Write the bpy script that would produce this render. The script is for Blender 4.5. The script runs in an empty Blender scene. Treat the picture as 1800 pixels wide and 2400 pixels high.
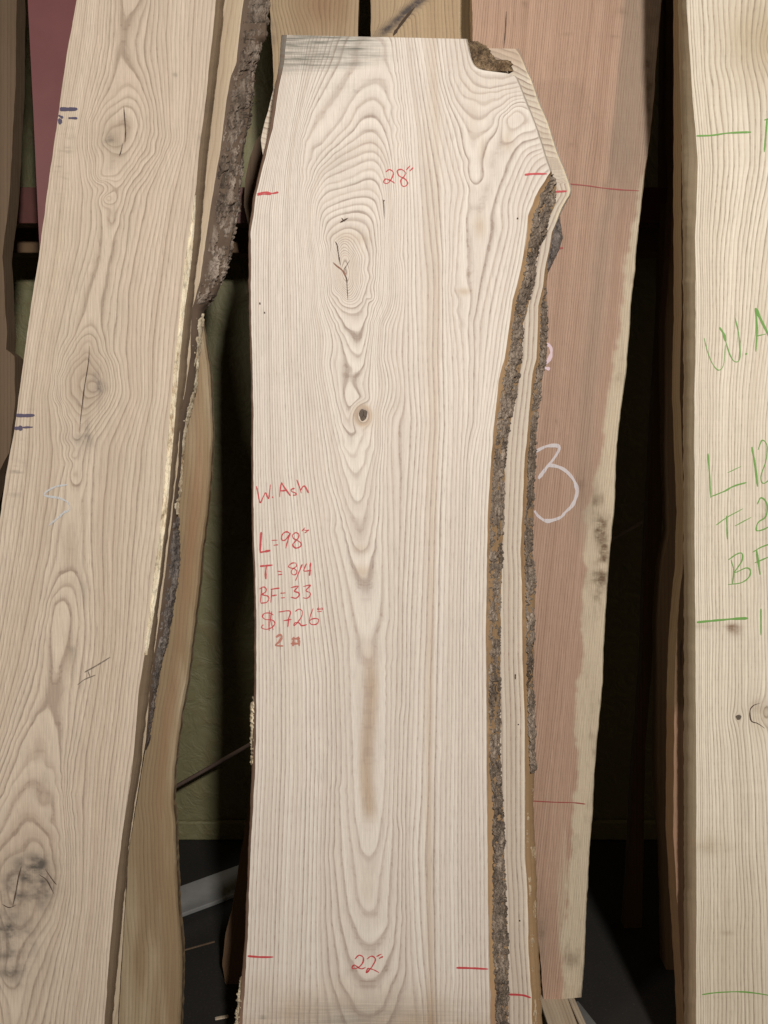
import bpy, math, random
import numpy as np
from mathutils import Matrix, Vector
random.seed(7)
rng = np.random.default_rng(11)
S = bpy.context.scene
COL = S.collection

# ------------------------------------------------------------------ camera
PITCH = math.radians(8.0)
FPX = 1813.0                      # focal length in photo pixels (photo 1800 x 2400)
CAM = np.array([0.0, 0.0, 1.585])
cd = bpy.data.cameras.new('camera'); cam = bpy.data.objects.new('camera', cd); COL.objects.link(cam)
cam.location = CAM; cam.rotation_euler = (math.radians(90) - PITCH, 0, 0)
cd.sensor_fit = 'VERTICAL'; cd.sensor_height = 24.0; cd.lens = 24.0 * FPX / 2400.0
cd.clip_start = 0.02; cd.clip_end = 100
S.camera = cam
# ------------------------------------------------------------------ world, lamps, exposure
w = bpy.data.worlds.new('World'); S.world = w; w.use_nodes = True
bg = w.node_tree.nodes['Background']; bg.inputs['Color'].default_value = (1.0, 0.74, 0.47, 1); bg.inputs['Strength'].default_value = 0.115
def lamp(name, loc, aim, size, power, color):
    d = bpy.data.lights.new(name, 'AREA'); d.shape = 'DISK'; d.size = size; d.energy = power; d.color = color
    o = bpy.data.objects.new(name, d); COL.objects.link(o); o.location = loc
    o.rotation_euler = (Vector(aim) - Vector(loc)).to_track_quat('-Z', 'Y').to_euler()
    return o
lamp('ceiling_and_fill_lamp', (0.86, -1.7, 3.1), (0.1, 1.7, 1.2), 0.28, 152, (1.0, 0.945, 0.89))
lamp('ceiling_and_fill_lamp', (-3.2, -0.7, 2.9), (0.2, 1.8, 1.0), 0.5, 42, (1.0, 0.92, 0.80))  # added fill from the left, an unseen lamp that brightens the side faces
S.view_settings.view_transform = 'Standard'; S.view_settings.look = 'None'
S.view_settings.exposure = 0.0; S.view_settings.gamma = 1.0

# ------------------------------------------------------------------ projection helpers
FW = np.array([0, math.cos(PITCH), -math.sin(PITCH)]); UP = np.array([0, math.sin(PITCH), math.cos(PITCH)]); RT = np.array([1.0, 0, 0])
class Plane:
    """a board's front plane: foot line on the floor at y0, leaning back by lean degrees; local x across, y into the board, z up the board"""
    def __init__(s, y0, lean, x0=0.0, z0=0.0):
        a = math.radians(lean)
        s.N = np.array([0, -math.cos(a), math.sin(a)]); s.V = np.array([0, math.sin(a), math.cos(a)]); s.U = np.array([1.0, 0, 0])
        s.P = np.array([x0, y0, z0])
        s.M = Matrix(((s.U[0], -s.N[0], s.V[0], s.P[0]), (s.U[1], -s.N[1], s.V[1], s.P[1]), (s.U[2], -s.N[2], s.V[2], s.P[2]), (0, 0, 0, 1)))
    def at(s, px, py, d=0.0):
        px = np.asarray(px, float); py = np.asarray(py, float); d = np.asarray(d, float)
        D = FW + ((px - 900) / FPX)[..., None] * RT + ((1200 - py) / FPX)[..., None] * UP
        t = ((s.P - CAM) @ s.N - d) / (D @ s.N)
        W = CAM + t[..., None] * D - s.P
        return np.stack([W @ s.U, -(W @ s.N), W @ s.V], -1)
    def foot_row(s):
        lo, hi = 1200.0, 3400.0
        for _ in range(50):
            m = (lo + hi) / 2
            if s.at(900., m)[2] > 0: lo = m
            else: hi = m
        return lo

# ------------------------------------------------------------------ noise in numpy
def hsh(ix, iy, seed):
    n = (ix.astype(np.int64) * 374761393 + iy.astype(np.int64) * 668265263 + seed * 974634777) & 0xffffffff
    n = ((n ^ (n >> 13)) * 1274126177) & 0xffffffff
    n = n ^ (n >> 16)
    return (n & 0xffffff) / float(0xffffff)
def vnoise(x, y, seed=0):
    ix = np.floor(x); iy = np.floor(y); fx = x - ix; fy = y - iy
    fx = fx * fx * (3 - 2 * fx); fy = fy * fy * (3 - 2 * fy)
    a = hsh(ix, iy, seed); b = hsh(ix + 1, iy, seed); c = hsh(ix, iy + 1, seed); d = hsh(ix + 1, iy + 1, seed)
    return (a * (1 - fx) + b * fx) * (1 - fy) + (c * (1 - fx) + d * fx) * fy - 0.5
def fbm(x, y, seed=0, o=4):
    r = 0; a = 1.0
    for k in range(o):
        r = r + a * vnoise(x * 2 ** k, y * 2 ** k, seed + 17 * k); a *= 0.5
    return r
def worley(x, y, seed=0):
    ix = np.floor(x); iy = np.floor(y); f1 = np.full(x.shape, 9.0); f2 = np.full(x.shape, 9.0); cid = np.zeros(x.shape)
    for dx in (-1, 0, 1):
        for dy in (-1, 0, 1):
            gx = ix + dx; gy = iy + dy
            qx = gx + 0.1 + 0.8 * hsh(gx, gy, seed); qy = gy + 0.1 + 0.8 * hsh(gx, gy, seed + 5)
            d = np.sqrt((qx - x) ** 2 + (qy - y) ** 2)
            m = d < f1
            f2 = np.where(m, f1, np.minimum(f2, d)); cid = np.where(m, hsh(gx, gy, seed + 9), cid); f1 = np.where(m, d, f1)
    return f1, f2, cid

# ------------------------------------------------------------------ thin plate spline for grain fields
def densify(pts, step=26):
    out = []
    for (x0, y0), (x1, y1) in zip(pts[:-1], pts[1:]):
        n = max(1, int(math.hypot(x1 - x0, y1 - y0) / step))
        for k in range(n): out.append((x0 + (x1 - x0) * k / n, y0 + (y1 - y0) * k / n))
    out.append(pts[-1]); return out
def tps(guides, lam=2e-5, step=26):
    P = []; Vv = []
    for v, pts in guides:
        for p in densify(pts, step): P.append(p); Vv.append(v)
    P = np.array(P, float) / 1000; Vv = np.array(Vv, float); n = len(P)
    def U(r2): return r2 * np.log(r2 + 1e-12)
    K = U(((P[:, None] - P[None]) ** 2).sum(-1)) + lam * np.eye(n)
    A = np.zeros((n + 3, n + 3)); A[:n, :n] = K; A[:n, n] = 1; A[:n, n + 1:] = P; A[n, :n] = 1; A[n + 1:, :n] = P.T
    c = np.linalg.solve(A, np.concatenate([Vv, [0, 0, 0]]))
    def f(x, y):
        x = np.asarray(x) / 1000; y = np.asarray(y) / 1000; sh = x.shape; q = np.stack([x.ravel(), y.ravel()], -1); o = np.zeros(len(q))
        for i in range(0, len(q), 8000):
            b = q[i:i + 8000]; r2 = (b[:, 0:1] - P[:, 0]) ** 2 + (b[:, 1:2] - P[:, 1]) ** 2
            o[i:i + 8000] = U(r2) @ c[:n] + c[n] + b @ c[n + 1:]
        return o.reshape(sh)
    return f
def gauss(x, y, cx, cy, sx, sy): return np.exp(-((x - cx) / sx) ** 2 - ((y - cy) / sy) ** 2)
def lin(pts, y, k=0.0, seed=1, f=0.03):
    p = np.array(sorted(pts, key=lambda q: q[1]), float)
    r = np.interp(y, p[:, 1], p[:, 0])
    # extrapolate linearly outside the traced rows
    s0 = (p[1, 0] - p[0, 0]) / (p[1, 1] - p[0, 1]); s1 = (p[-1, 0] - p[-2, 0]) / (p[-1, 1] - p[-2, 1])
    r = np.where(y < p[0, 1], p[0, 0] + (y - p[0, 1]) * s0, r); r = np.where(y > p[-1, 1], p[-1, 0] + (y - p[-1, 1]) * s1, r)
    if k: r = r + k * 2 * fbm(np.asarray(y) * f, np.asarray(y) * 0 + seed, seed, 4)
    return r

def smo(pts, y):
    p = np.array(sorted(pts, key=lambda q: q[1]), float); m = np.gradient(p[:, 0], p[:, 1])
    y = np.clip(y, p[0, 1], p[-1, 1] - 1e-6); i = np.clip(np.searchsorted(p[:, 1], y, side='right') - 1, 0, len(p) - 2)
    h = p[i + 1, 1] - p[i, 1]; t = (y - p[i, 1]) / h
    return (2 * t ** 3 - 3 * t ** 2 + 1) * p[i, 0] + (t ** 3 - 2 * t ** 2 + t) * h * m[i] + (-2 * t ** 3 + 3 * t ** 2) * p[i + 1, 0] + (t ** 3 - t ** 2) * h * m[i + 1]

# ------------------------------------------------------------------ object helpers
def mesh_obj(name, V, F, mats, parent=None, matidx=None, attrs=None, smooth=True, world=None):
    me = bpy.data.meshes.new(name); V = np.asarray(V, float).reshape(-1, 3)
    if isinstance(F, np.ndarray):
        n = len(F); k = F.shape[1]
        me.vertices.add(len(V)); me.vertices.foreach_set('co', V.astype(np.float32).ravel())
        me.loops.add(n * k); me.loops.foreach_set('vertex_index', F.astype(np.int32).ravel())
        me.polygons.add(n); me.polygons.foreach_set('loop_start', np.arange(0, n * k, k, dtype=np.int32))
        me.update(calc_edges=True)
    else:
        me.from_pydata([tuple(v) for v in V], [], F); me.update()
    if not isinstance(mats, (list, tuple)): mats = [mats]
    for m in mats: me.materials.append(m)
    if matidx is not None: me.polygons.foreach_set('material_index', np.asarray(matidx, np.int32))
    me.polygons.foreach_set('use_smooth', np.full(len(me.polygons), smooth))
    for k2, a in (attrs or {}).items():
        at = me.attributes.new(k2, 'FLOAT', 'POINT'); at.data.foreach_set('value', np.asarray(a, np.float32).ravel())
    me.validate()
    o = bpy.data.objects.new(name, me); COL.objects.link(o)
    if parent: o.parent = parent
    if world is not None: o.matrix_world = world
    return o
def thing(name, label, cat, M=None, group=None):
    o = bpy.data.objects.new(name, None); COL.objects.link(o); o.empty_display_size = 0.1
    if M is not None: o.matrix_world = M
    o['label'] = label; o['category'] = cat
    if group: o['group'] = group
    return o
def tag(o, label, cat, group=None):
    o['label'] = label; o['category'] = cat
    if group: o['group'] = group
    return o
def grid_faces(r, c, off=0):
    i = np.arange(r - 1)[:, None] * c + np.arange(c - 1)[None] + off
    return np.stack([i, i + c, i + c + 1, i + 1], -1).reshape(-1, 4)

# ------------------------------------------------------------------ materials
class NT:
    def __init__(s, name):
        s.m = bpy.data.materials.new(name); s.m.use_nodes = True; s.t = s.m.node_tree; s.n = s.t.nodes; s.l = s.t.links
        s.b = s.n['Principled BSDF']
    def new(s, t, **k):
        n = s.n.new(t)
        for a, v in k.items(): setattr(n, a, v)
        return n
    def put(s, sock, v):
        if hasattr(v, 'is_linked') or isinstance(v, bpy.types.NodeSocket): s.l.new(v, sock)
        else: sock.default_value = v
    def math(s, op, a, b=None, c=None, clamp=False):
        n = s.new('ShaderNodeMath', operation=op, use_clamp=clamp); s.put(n.inputs[0], a)
        if b is not None: s.put(n.inputs[1], b)
        if c is not None: s.put(n.inputs[2], c)
        return n.outputs[0]
    def attr(s, name): return s.new('ShaderNodeAttribute', attribute_name=name).outputs['Fac']
    def obj(s): return s.new('ShaderNodeTexCoord').outputs['Object']
    def map(s, v, scale=(1, 1, 1), loc=(0, 0, 0)):
        n = s.new('ShaderNodeMapping'); s.l.new(v, n.inputs[0]); n.inputs['Scale'].default_value = scale; n.inputs['Location'].default_value = loc
        return n.outputs[0]
    def noise(s, v, scale=1.0, detail=4, rough=0.5, dist=0.0):
        n = s.new('ShaderNodeTexNoise'); s.l.new(v, n.inputs['Vector']); n.inputs['Scale'].default_value = scale
        n.inputs['Detail'].default_value = detail; n.inputs['Roughness'].default_value = rough; n.inputs['Distortion'].default_value = dist
        return n.outputs['Fac']
    def ramp(s, f, pts, mode='LINEAR'):
        n = s.new('ShaderNodeValToRGB'); s.l.new(f, n.inputs[0]); cr = n.color_ramp; cr.interpolation = mode
        while len(cr.elements) < len(pts): cr.elements.new(0.5)
        for e, (p, c) in zip(cr.elements, pts):
            e.position = p; e.color = (c, c, c, 1) if not isinstance(c, tuple) else (*c, 1)
        return n.outputs[0]
    def mix(s, f, a, b, mode='MIX'):
        n = s.new('ShaderNodeMix', data_type='RGBA', blend_type=mode)
        s.put(n.inputs[0], f)
        for i, v in ((6, a), (7, b)):
            if isinstance(v, tuple): n.inputs[i].default_value = (*v, 1)
            else: s.l.new(v, n.inputs[i])
        return n.outputs[2]
    def comb(s, x, y, z=0.0):
        n = s.new('ShaderNodeCombineXYZ'); s.put(n.inputs[0], x); s.put(n.inputs[1], y); s.put(n.inputs[2], z); return n.outputs[0]
    def bump(s, h, strength, dist):
        n = s.new('ShaderNodeBump'); s.l.new(h, n.inputs['Height']); n.inputs['Strength'].default_value = strength; n.inputs['Distance'].default_value = dist
        s.l.new(n.outputs[0], s.b.inputs['Normal']); return n.outputs[0]
def wood(name, light, dark, line=0.6, tint=(0.5, 0.3, 0.2), stain=(0.2, 0.2, 0.18), pale=(0.8, 0.7, 0.5), wob=0.10, pores=0.5, fibre=0.10, blotch=0.10, saw=0.03, rough=0.72, prof=None, seed=0.0, sts=(16, 16, 30)):
    """ring lines follow the attribute 'ring'; 'tint', 'stain', 'pale' carry heartwood, mould and sapwood patches with a shape of their own"""
    k = NT(name); ob = k.map(k.obj(), loc=(seed, seed * .7, seed * 1.3)); ring = k.attr('ring')
    sx = k.new('ShaderNodeSeparateXYZ'); k.l.new(ob, sx.inputs[0]); x, z = sx.outputs[0], sx.outputs[2]
    n1 = k.noise(k.map(ob, (22, 22, 5)), 1, 3); n2 = k.noise(k.map(ob, (120, 120, 22)), 1, 3)
    r = k.math('ADD', ring, k.math('MULTIPLY', k.math('SUBTRACT', n1, 0.5), wob * 4))
    r = k.math('ADD', r, k.math('MULTIPLY', k.math('SUBTRACT', n2, 0.5), wob * 0.9))
    fr = k.math('FRACT', r); fl = k.math('FLOOR', r)
    wn = k.new('ShaderNodeTexWhiteNoise', noise_dimensions='1D'); k.l.new(fl, wn.inputs['W'])
    rnd = wn.outputs['Value']
    prof = prof or [(0.0, 0.35), (0.07, 1.0), (0.18, 0.95), (0.34, 0.40), (0.58, 0.14), (0.88, 0.0), (1.0, 0.25)]
    pr = k.ramp(fr, prof)
    amt = k.math('MULTIPLY', pr, k.math('MULTIPLY_ADD', rnd, 0.6, 0.56))
    nb = k.noise(k.map(ob, (7, 7, 2)), 1, 4)
    amt = k.math('MULTIPLY', amt, k.math('MULTIPLY_ADD', nb, 0.8, 0.62))
    # short pore dashes along the grain, thickest in the dark early wood
    pc = k.comb(k.math('MULTIPLY', r, 3.1), k.math('MULTIPLY', z, 55.0))
    pn = k.ramp(k.noise(pc, 1, 2, 0.6), [(0.52, 0.0), (0.66, 1.0)])
    po = k.ramp(k.noise(k.map(ob, (520, 520, 26)), 1, 2, 0.6), [(0.60, 0.0), (0.72, 1.0)])
    amt = k.math('MULTIPLY', amt, k.math('MULTIPLY_ADD', pn, 0.40, 0.76))
    amt = k.math('MULTIPLY', amt, k.math('MULTIPLY_ADD', k.attr('pale'), -0.6, 1.0), clamp=True)
    amt = k.math('MULTIPLY', amt, line, clamp=True)
    base = k.mix(k.noise(k.map(ob, (5, 5, 1.6)), 1, 4), tuple(c * (1 - blotch) for c in light), tuple(min(1, c * (1 + blotch)) for c in light))
    bd = k.noise(k.comb(k.math('MULTIPLY', r, 0.33), k.math('MULTIPLY', z, 0.5)), 1, 3, 0.6)
    base = k.mix(1.0, base, k.ramp(bd, [(0.32, (0.89, 0.86, 0.84)), (0.60, (1.03, 1.03, 1.03))]), 'MULTIPLY')
    dk = k.mix(rnd, dark, tuple(c * 0.8 for c in dark))
    c = k.mix(k.math('MULTIPLY', k.attr('pale'), k.math('MULTIPLY_ADD', n2, 0.4, 0.8), clamp=True), base, pale)
    c = k.mix(k.math('MULTIPLY', k.attr('tint'), k.math('MULTIPLY_ADD', n1, 0.8, 0.6), clamp=True), c, tint)
    c = k.mix(amt, c, dk)
    fib = k.noise(k.map(ob, (420, 420, 14)), 1, 4, 0.75)
    c = k.mix(1.0, c, k.ramp(fib, [(0.25, 1 - fibre * 2), (0.75, 1.0)]), 'MULTIPLY')
    sp = k.math('MULTIPLY', k.math('MULTIPLY', po, pores), k.ramp(k.noise(k.map(ob, (14, 14, 5)), 1, 3), [(0.42, 0.0), (0.62, 1.0)]))
    c = k.mix(k.math('MULTIPLY', sp, 0.55), c, tuple(q * 0.55 for q in dark))
    st = k.math('MULTIPLY', k.attr('stain'), k.ramp(k.noise(k.map(ob, sts), 1, 5, 0.65), [(0.36, 0.25), (0.60, 1.25)]), clamp=True)
    c = k.mix(st, c, stain)
    sn = k.noise(k.map(ob, (3, 3, 240)), 1, 2)
    c = k.mix(1.0, c, k.ramp(sn, [(0.3, 1 - saw), (0.7, 1.0)]), 'MULTIPLY')
    k.l.new(c, k.b.inputs['Base Color']); k.b.inputs['Roughness'].default_value = rough
    k.b.inputs['Specular IOR Level'].default_value = 0.25
    h = k.math('ADD', k.math('MULTIPLY', pr, -0.6), k.math('MULTIPLY', fib, 0.7)); h = k.math('ADD', h, k.math('MULTIPLY', sn, 0.12))
    k.bump(h, 0.35, 0.0006)
    return k.m
def barkmat(name, dark, mid, light, glint=0.25, seed=0.0, sz=(90, 90, 45), mott=False):
    k = NT(name); ob = k.map(k.obj(), loc=(seed, 0, seed))
    a = k.noise(k.map(ob, sz), 1, 6, 0.65, 0.4); b = k.noise(k.map(ob, tuple(q * 4 for q in sz)), 1, 4, 0.7)
    f = k.math('MULTIPLY_ADD', b, 0.45, k.math('MULTIPLY', a, 0.62))
    c = k.ramp(f, [(0.385, dark), (0.49, mid), (0.64, light)])
    pl = k.attr('plate')
    if mott: c = k.mix(1.0, c, k.ramp(k.noise(k.map(ob, (18, 18, 9)), 1, 4, 0.6), [(0.35, (0.42, 0.38, 0.34)), (0.62, (1.25, 1.25, 1.27))]), 'MULTIPLY')
    c = k.mix(1.0, c, k.ramp(pl, [(0.0, 0.5), (1.0, 1.25)]), 'MULTIPLY')
    fl = k.ramp(k.noise(k.map(ob, (260, 260, 150)), 1, 2, 0.5), [(0.63, 0.0), (0.70, 1.0)])
    c = k.mix(k.math('MULTIPLY', fl, glint), c, tuple(min(1, q * 1.9) for q in light))
    k.l.new(c, k.b.inputs['Base Color']); k.b.inputs['Roughness'].default_value = 0.8
    k.bump(k.math('ADD', a, b), 0.9, 0.004)
    return k.m
def ink(name, col, cover=0.75, rough=0.6, f=(900, 900, 500), wide=0.22):
    k = NT(name); ob = k.obj()
    n = k.noise(k.map(ob, f), 1, 3, 0.6)
    g = k.noise(k.map(ob, (330, 330, 6)), 1, 2, 0.5)
    a = k.ramp(k.math('MULTIPLY_ADD', g, 0.75, k.math('MULTIPLY', n, 0.25)), [(0.5 - cover * 0.5, 0.0), (0.5 - cover * 0.5 + wide, 1.0)])
    k.b.inputs['Base Color'].default_value = (*col, 1); k.b.inputs['Roughness'].default_value = rough
    k.l.new(k.math('MULTIPLY', a, min(1.0, 0.35 + cover * 0.65)), k.b.inputs['Alpha'])
    return k.m
def plain(name, col, rough=0.7, sc=(40, 40, 40), amp=0.25, bump=0.002, metal=0.0, bs=0.4):
    k = NT(name); ob = k.obj(); n = k.noise(k.map(ob, sc), 1, 5, 0.6)
    c = k.mix(n, tuple(q * (1 - amp) for q in col), tuple(min(1, q * (1 + amp)) for q in col))
    k.l.new(c, k.b.inputs['Base Color']); k.b.inputs['Roughness'].default_value = rough; k.b.inputs['Metallic'].default_value = metal
    k.bump(n, bs, bump)
    return k.m

# ------------------------------------------------------------------ slab builder
def nudge(D, k): return D * k
class Slab:
    def __init__(s, name, label, plane, left, right, top=None, bottom=None, thick=0.05, step=4.5, cstep=5.0, ring=None, tint=None, stain=None, pale=None,
                 face=None, side=None, sideL=None, rpale=None, lout=None, rout=None, tilt=None, ej=0.8, rd=0.035, ld=0.035, sideN=5, part='board', bottom_tilt=None, cat='plank', group='live edge planks leaning on the rack'):
        s.p = plane; s.left = left; s.right = right; s.name = name
        top = -700 if top is None else top; bot = plane.foot_row() if bottom is None else bottom
        ymid = (top + bot) / 2
        s.root = thing(name, label, cat, plane.M, group)
        n = int((bot - top) / step); rows = np.linspace(top, bot, n); s.rows = rows
        xl = lin(left, rows, ej, 3 + len(name)); xr = lin(right, rows, ej, 9 + len(name)); xr = np.maximum(xr, xl + 2)
        nc = max(6, int(np.max(xr - xl) / cstep)); T = np.linspace(0, 1, nc)
        X = xl[:, None] + (xr - xl)[:, None] * T; Y = np.repeat(rows[:, None], nc, 1)
        def rowmap(X, Y):
            if tilt: Y = Y + tilt(X) * np.clip(1 - (Y - top) / 120, 0, 1)
            if bottom_tilt: Y = Y + bottom_tilt(X) * np.clip(1 - (bot - Y) / 120, 0, 1)
            return Y
        Yf = rowmap(X, Y)
        front = plane.at(X, Yf, 0.0)
        # gentle surface unevenness, real relief of a rough sawn face
        front[..., 1] += 0.0006 * fbm(X * 0.02, Yf * 0.006, 5, 3)
        def side_pts(xe, outer, dep, sgn):
            xo = lin(outer, rows, 1.2, 21, 0.05) if outer is not None else xe
            L = []; e0 = plane.at(xe, rowmap(xe, rows), 0.0); eo = plane.at(xo, rowmap(xo, rows), dep)
            if outer is None: eo = e0.copy(); eo[:, 1] = dep
            for k in range(1, sideN + 1):
                t = k / sideN; q = e0 * (1 - t) + eo * t
                q[:, 0] += sgn * 0.004 * math.sin(t * math.pi) * (1 if outer is not None else 0)
                q[:, 2] = e0[:, 2] * (1 - t) + eo[:, 2] * t
                q[:, 0] += 0.0007 * fbm(rows * 0.05, rows * 0 + k * 3.1, 31, 3)
                L.append(q)
            bk = eo.copy(); bk[:, 1] = thick; L.append(bk)
            return L
        R = side_pts(xr, rout, min(rd, thick - 0.004), 1); Ls = side_pts(xl, lout, min(ld, thick - 0.004), -1)
        # keep the foot of every loop on the foot plane
        strip = [front[:, j] for j in range(nc)] + R + Ls[::-1]
        A = np.stack(strip, 1)
        zmin = front[-1, :, 2].min()
        if bottom is None: A[..., 2] = np.maximum(A[..., 2], 0.0)
        nn = A.shape[1]; nr = len(rows)
        Fr = grid_faces(nr, nn)
        i = np.arange(nr - 1) * nn
        close = np.stack([i + nn - 1, i + 2 * nn - 1, i + nn, i], -1)
        F = np.concatenate([Fr, close])
        col = np.concatenate([np.tile(np.arange(nn - 1), nr - 1), np.full(nr - 1, nn - 1)])
        mi = np.where(col < nc - 1, 0, np.where(col >= nc + len(R) - 1, 2, 1))
        ringv = np.zeros((nr, nn)); tintv = np.zeros((nr, nn)); stv = np.zeros((nr, nn)); plv = np.zeros((nr, nn))
        ringv[:, :nc] = ring(X, Yf) if ring else X / 9.0
        if tint: tintv[:, :nc] = tint(X, Yf)
        if stain: stv[:, :nc] = stain(X, Yf)
        if pale: plv[:, :nc] = pale(X, Yf)
        for arr in (ringv, tintv, stv, plv):
            arr[:, nc:nc + len(R)] = arr[:, nc - 1:nc]; arr[:, nc + len(R):] = arr[:, 0:1]
        if rpale: plv[:, nc - 1:nc + len(R)] = rpale(rows)[:, None]
        ringv[:, nc:] += np.concatenate([np.arange(1, len(R) + 1) * 0.55, np.arange(len(Ls), 0, -1) * 0.55])[None]
        Vv = A.reshape(-1, 3); attrs = dict(ring=ringv.ravel(), tint=tintv.ravel(), stain=stv.ravel(), pale=plv.ravel())
        # end caps as fans
        nV = len(Vv); c0 = A[0].mean(0); c1 = A[-1].mean(0)
        Vv = np.concatenate([Vv, [c0, c1]]);
        for kk in attrs: attrs[kk] = np.concatenate([attrs[kk], [0, 0]])
        me_f = [tuple(f) for f in F]
        j = np.arange(nn); j2 = (j + 1) % nn
        q0 = np.stack([np.full(nn, nV), j, j2], -1); b = (nr - 1) * nn; q1 = np.stack([np.full(nn, nV + 1), b + j2, b + j], -1)
        me_f += [tuple(int(v) for v in f) for f in q0] + [tuple(int(v) for v in f) for f in q1]
        mi = np.concatenate([mi, np.ones(2 * nn, int)])
        s.board = mesh_obj(part, Vv, me_f, [face, side or face, sideL or side or face], s.root, mi, attrs)
        # crisp arrises: sides and ends keep their own normals
        me = s.board.data
        me.set_sharp_from_angle(angle=math.radians(35))
    # strokes of ink, chalk or cracks lying on the face
    def stroke(s, name, lines, width, mat, label=None, d=-0.0009, sc=1.0, off=(0, 0), taper=False, jit=0.35):
        V = []; F = []
        for li, ln in enumerate(lines):
            wdt = width
            if isinstance(ln, dict): wdt = ln['w']; ln = ln['p']
            p = np.array([(off[0] + a * sc, off[1] + b * sc) for a, b in ln], float)
            p = catmull(p)
            t = np.gradient(p, axis=0); t /= (np.linalg.norm(t, axis=1, keepdims=True) + 1e-9); nrm = np.stack([-t[:, 1], t[:, 0]], 1)
            k = np.arange(len(p)); u = k / max(1, len(p) - 1)
            wv = wdt * 0.57 * (1 + 0.35 * fbm(k * 0.35 + li * 7.3, k * 0.0 + li, 3, 2) * 2)
            if taper: wv = wv * np.clip(np.minimum(u, 1 - u) * 4 + 0.15, 0.15, 1)
            else: wv = wv * np.clip(np.minimum(u, 1 - u) * 9 + 0.55, 0.55, 1)
            p = p + nrm * (fbm(k * 0.4 + li * 3.1, k * 0 + 5, 8, 2) * jit)[:, None]
            a = p + nrm * wv[:, None]; b = p - nrm * wv[:, None]
            A = s.p.at(a[:, 0], a[:, 1], d); B = s.p.at(b[:, 0], b[:, 1], d); A[:, 1] -= li * 0.00003; B[:, 1] -= li * 0.00003
            o = len(V)
            for q, r in zip(A, B): V.append(q); V.append(r)
            for i in range(len(p) - 1): F.append((o + 2 * i, o + 2 * i + 1, o + 2 * i + 3, o + 2 * i + 2))
        ob = mesh_obj(name, V, F, mat, s.root, smooth=False)
        if label: ob['label'] = label
        return ob
    def bark(s, name, inner, outer, y0, y1, mat, di=0.004, do=0.036, amp=0.006, sz=(11.0, 22.0), cols=20, step=2.4, label=None, seed=1, rag=2.0, bulge=0.010, part_mat2=None, sgn=1, flat=0.0):
        n = int((y1 - y0) / step); rows = np.linspace(y0, y1, n)
        xi = lin(inner, rows) + sgn * rag * (1.6 * fbm(rows * 0.05, rows * 0 + seed, seed, 4) + 1.5 * np.clip(fbm(rows * 0.22, rows * 0 + 3, seed + 40, 2) * 3, -0.6, 1.4)) ; xo = lin(outer, rows) + sgn * rag * (2.0 * fbm(rows * 0.05, rows * 0 + 7, seed + 3, 4) + 0.9 * np.clip(fbm(rows * 0.25, rows * 0 + 9, seed + 50, 2) * 3, -1, 1))
        if sgn > 0: xo = np.maximum(xo, xi + 2)
        else: xo = np.minimum(xo, xi - 2)
        T = np.linspace(0, 1, cols)
        P0 = s.p.at(xi, rows, di); P1 = s.p.at(xo, rows, do)
        A = P0[:, None] * (1 - T)[None, :, None] + P1[:, None] * T[None, :, None]
        Wd = np.abs(xo - xi)[:, None] * T[None]; YY = rows[:, None] + 0 * Wd
        wx = Wd / sz[0] + 0.35 * fbm(Wd * 0.05, YY * 0.03, seed + 2, 3); wy = YY / sz[1] + 0.6 * fbm(Wd * 0.06, YY * 0.04, seed + 4, 3)
        f1, f2, cid = worley(wx, wy, seed)
        plate = np.clip((f2 - f1) * 4.5, 0, 1)
        h = plate * (0.35 + 1.0 * cid) + 0.6 * fbm(Wd * 0.10, YY * 0.035, seed + 6, 4) + 0.22 * fbm(Wd * 0.35, YY * 0.10, seed + 8, 3)
        fis = np.clip(fbm(Wd * 0.16, YY * 0.035, seed + 20, 3) * 2.2 - 0.25, 0, 1); h = h - 1.3 * fis
        endf = np.clip(np.minimum(rows - y0, y1 - rows) / 14, 0.05, 1)[:, None]
        edge = np.sin(np.clip(T, 0.0, 1.0) * math.pi) ** 0.5
        D = (amp * h * (0.35 + 0.65 * edge[None]) + bulge * np.sin(T * math.pi)[None] * np.clip(np.abs(xo - xi)[:, None] / 40, 0.2, 1.2)) * endf
        nx, ny = sgn * 0.72, -0.69
        A[..., 0] += nx * D; A[..., 1] += ny * D
        A[..., 2] += 0.0015 * fbm(Wd * 0.2, YY * 0.2, seed + 12, 2)
        # wrap both long sides back towards the wood so the bark has real thickness
        a0 = A[:, :1].copy(); a0[..., 1] += 0.010; a0[..., 0] -= sgn * 0.002
        a1 = A[:, -1:].copy(); a1[..., 1] += 0.012; a1[..., 0] -= sgn * 0.010
        A = np.concatenate([a0, A, a1], 1); pl = np.concatenate([plate[:, :1], plate * 0.5 + cid * 0.5, plate[:, -1:]], 1)
        F = grid_faces(len(rows), cols + 2)
        if sgn < 0: F = F[:, ::-1]
        o = mesh_obj(name, A.reshape(-1, 3), F, mat, s.root, None, dict(plate=pl.ravel()))
        if label: o['label'] = label
        return o
def catmull(p, k=6):
    if len(p) < 3:
        t = np.linspace(0, 1, 12)[:, None]; return p[:1] * (1 - t) + p[-1:] * t
    q = np.concatenate([[2 * p[0] - p[1]], p, [2 * p[-1] - p[-2]]]); out = []
    for i in range(1, len(q) - 2):
        for u in np.arange(k) / k:
            out.append(0.5 * ((2 * q[i]) + (-q[i - 1] + q[i + 1]) * u + (2 * q[i - 1] - 5 * q[i] + 4 * q[i + 1] - q[i + 2]) * u ** 2 + (-q[i - 1] + 3 * q[i] - 3 * q[i + 1] + q[i + 2]) * u ** 3))
    out.append(q[-2]); return np.array(out)

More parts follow.
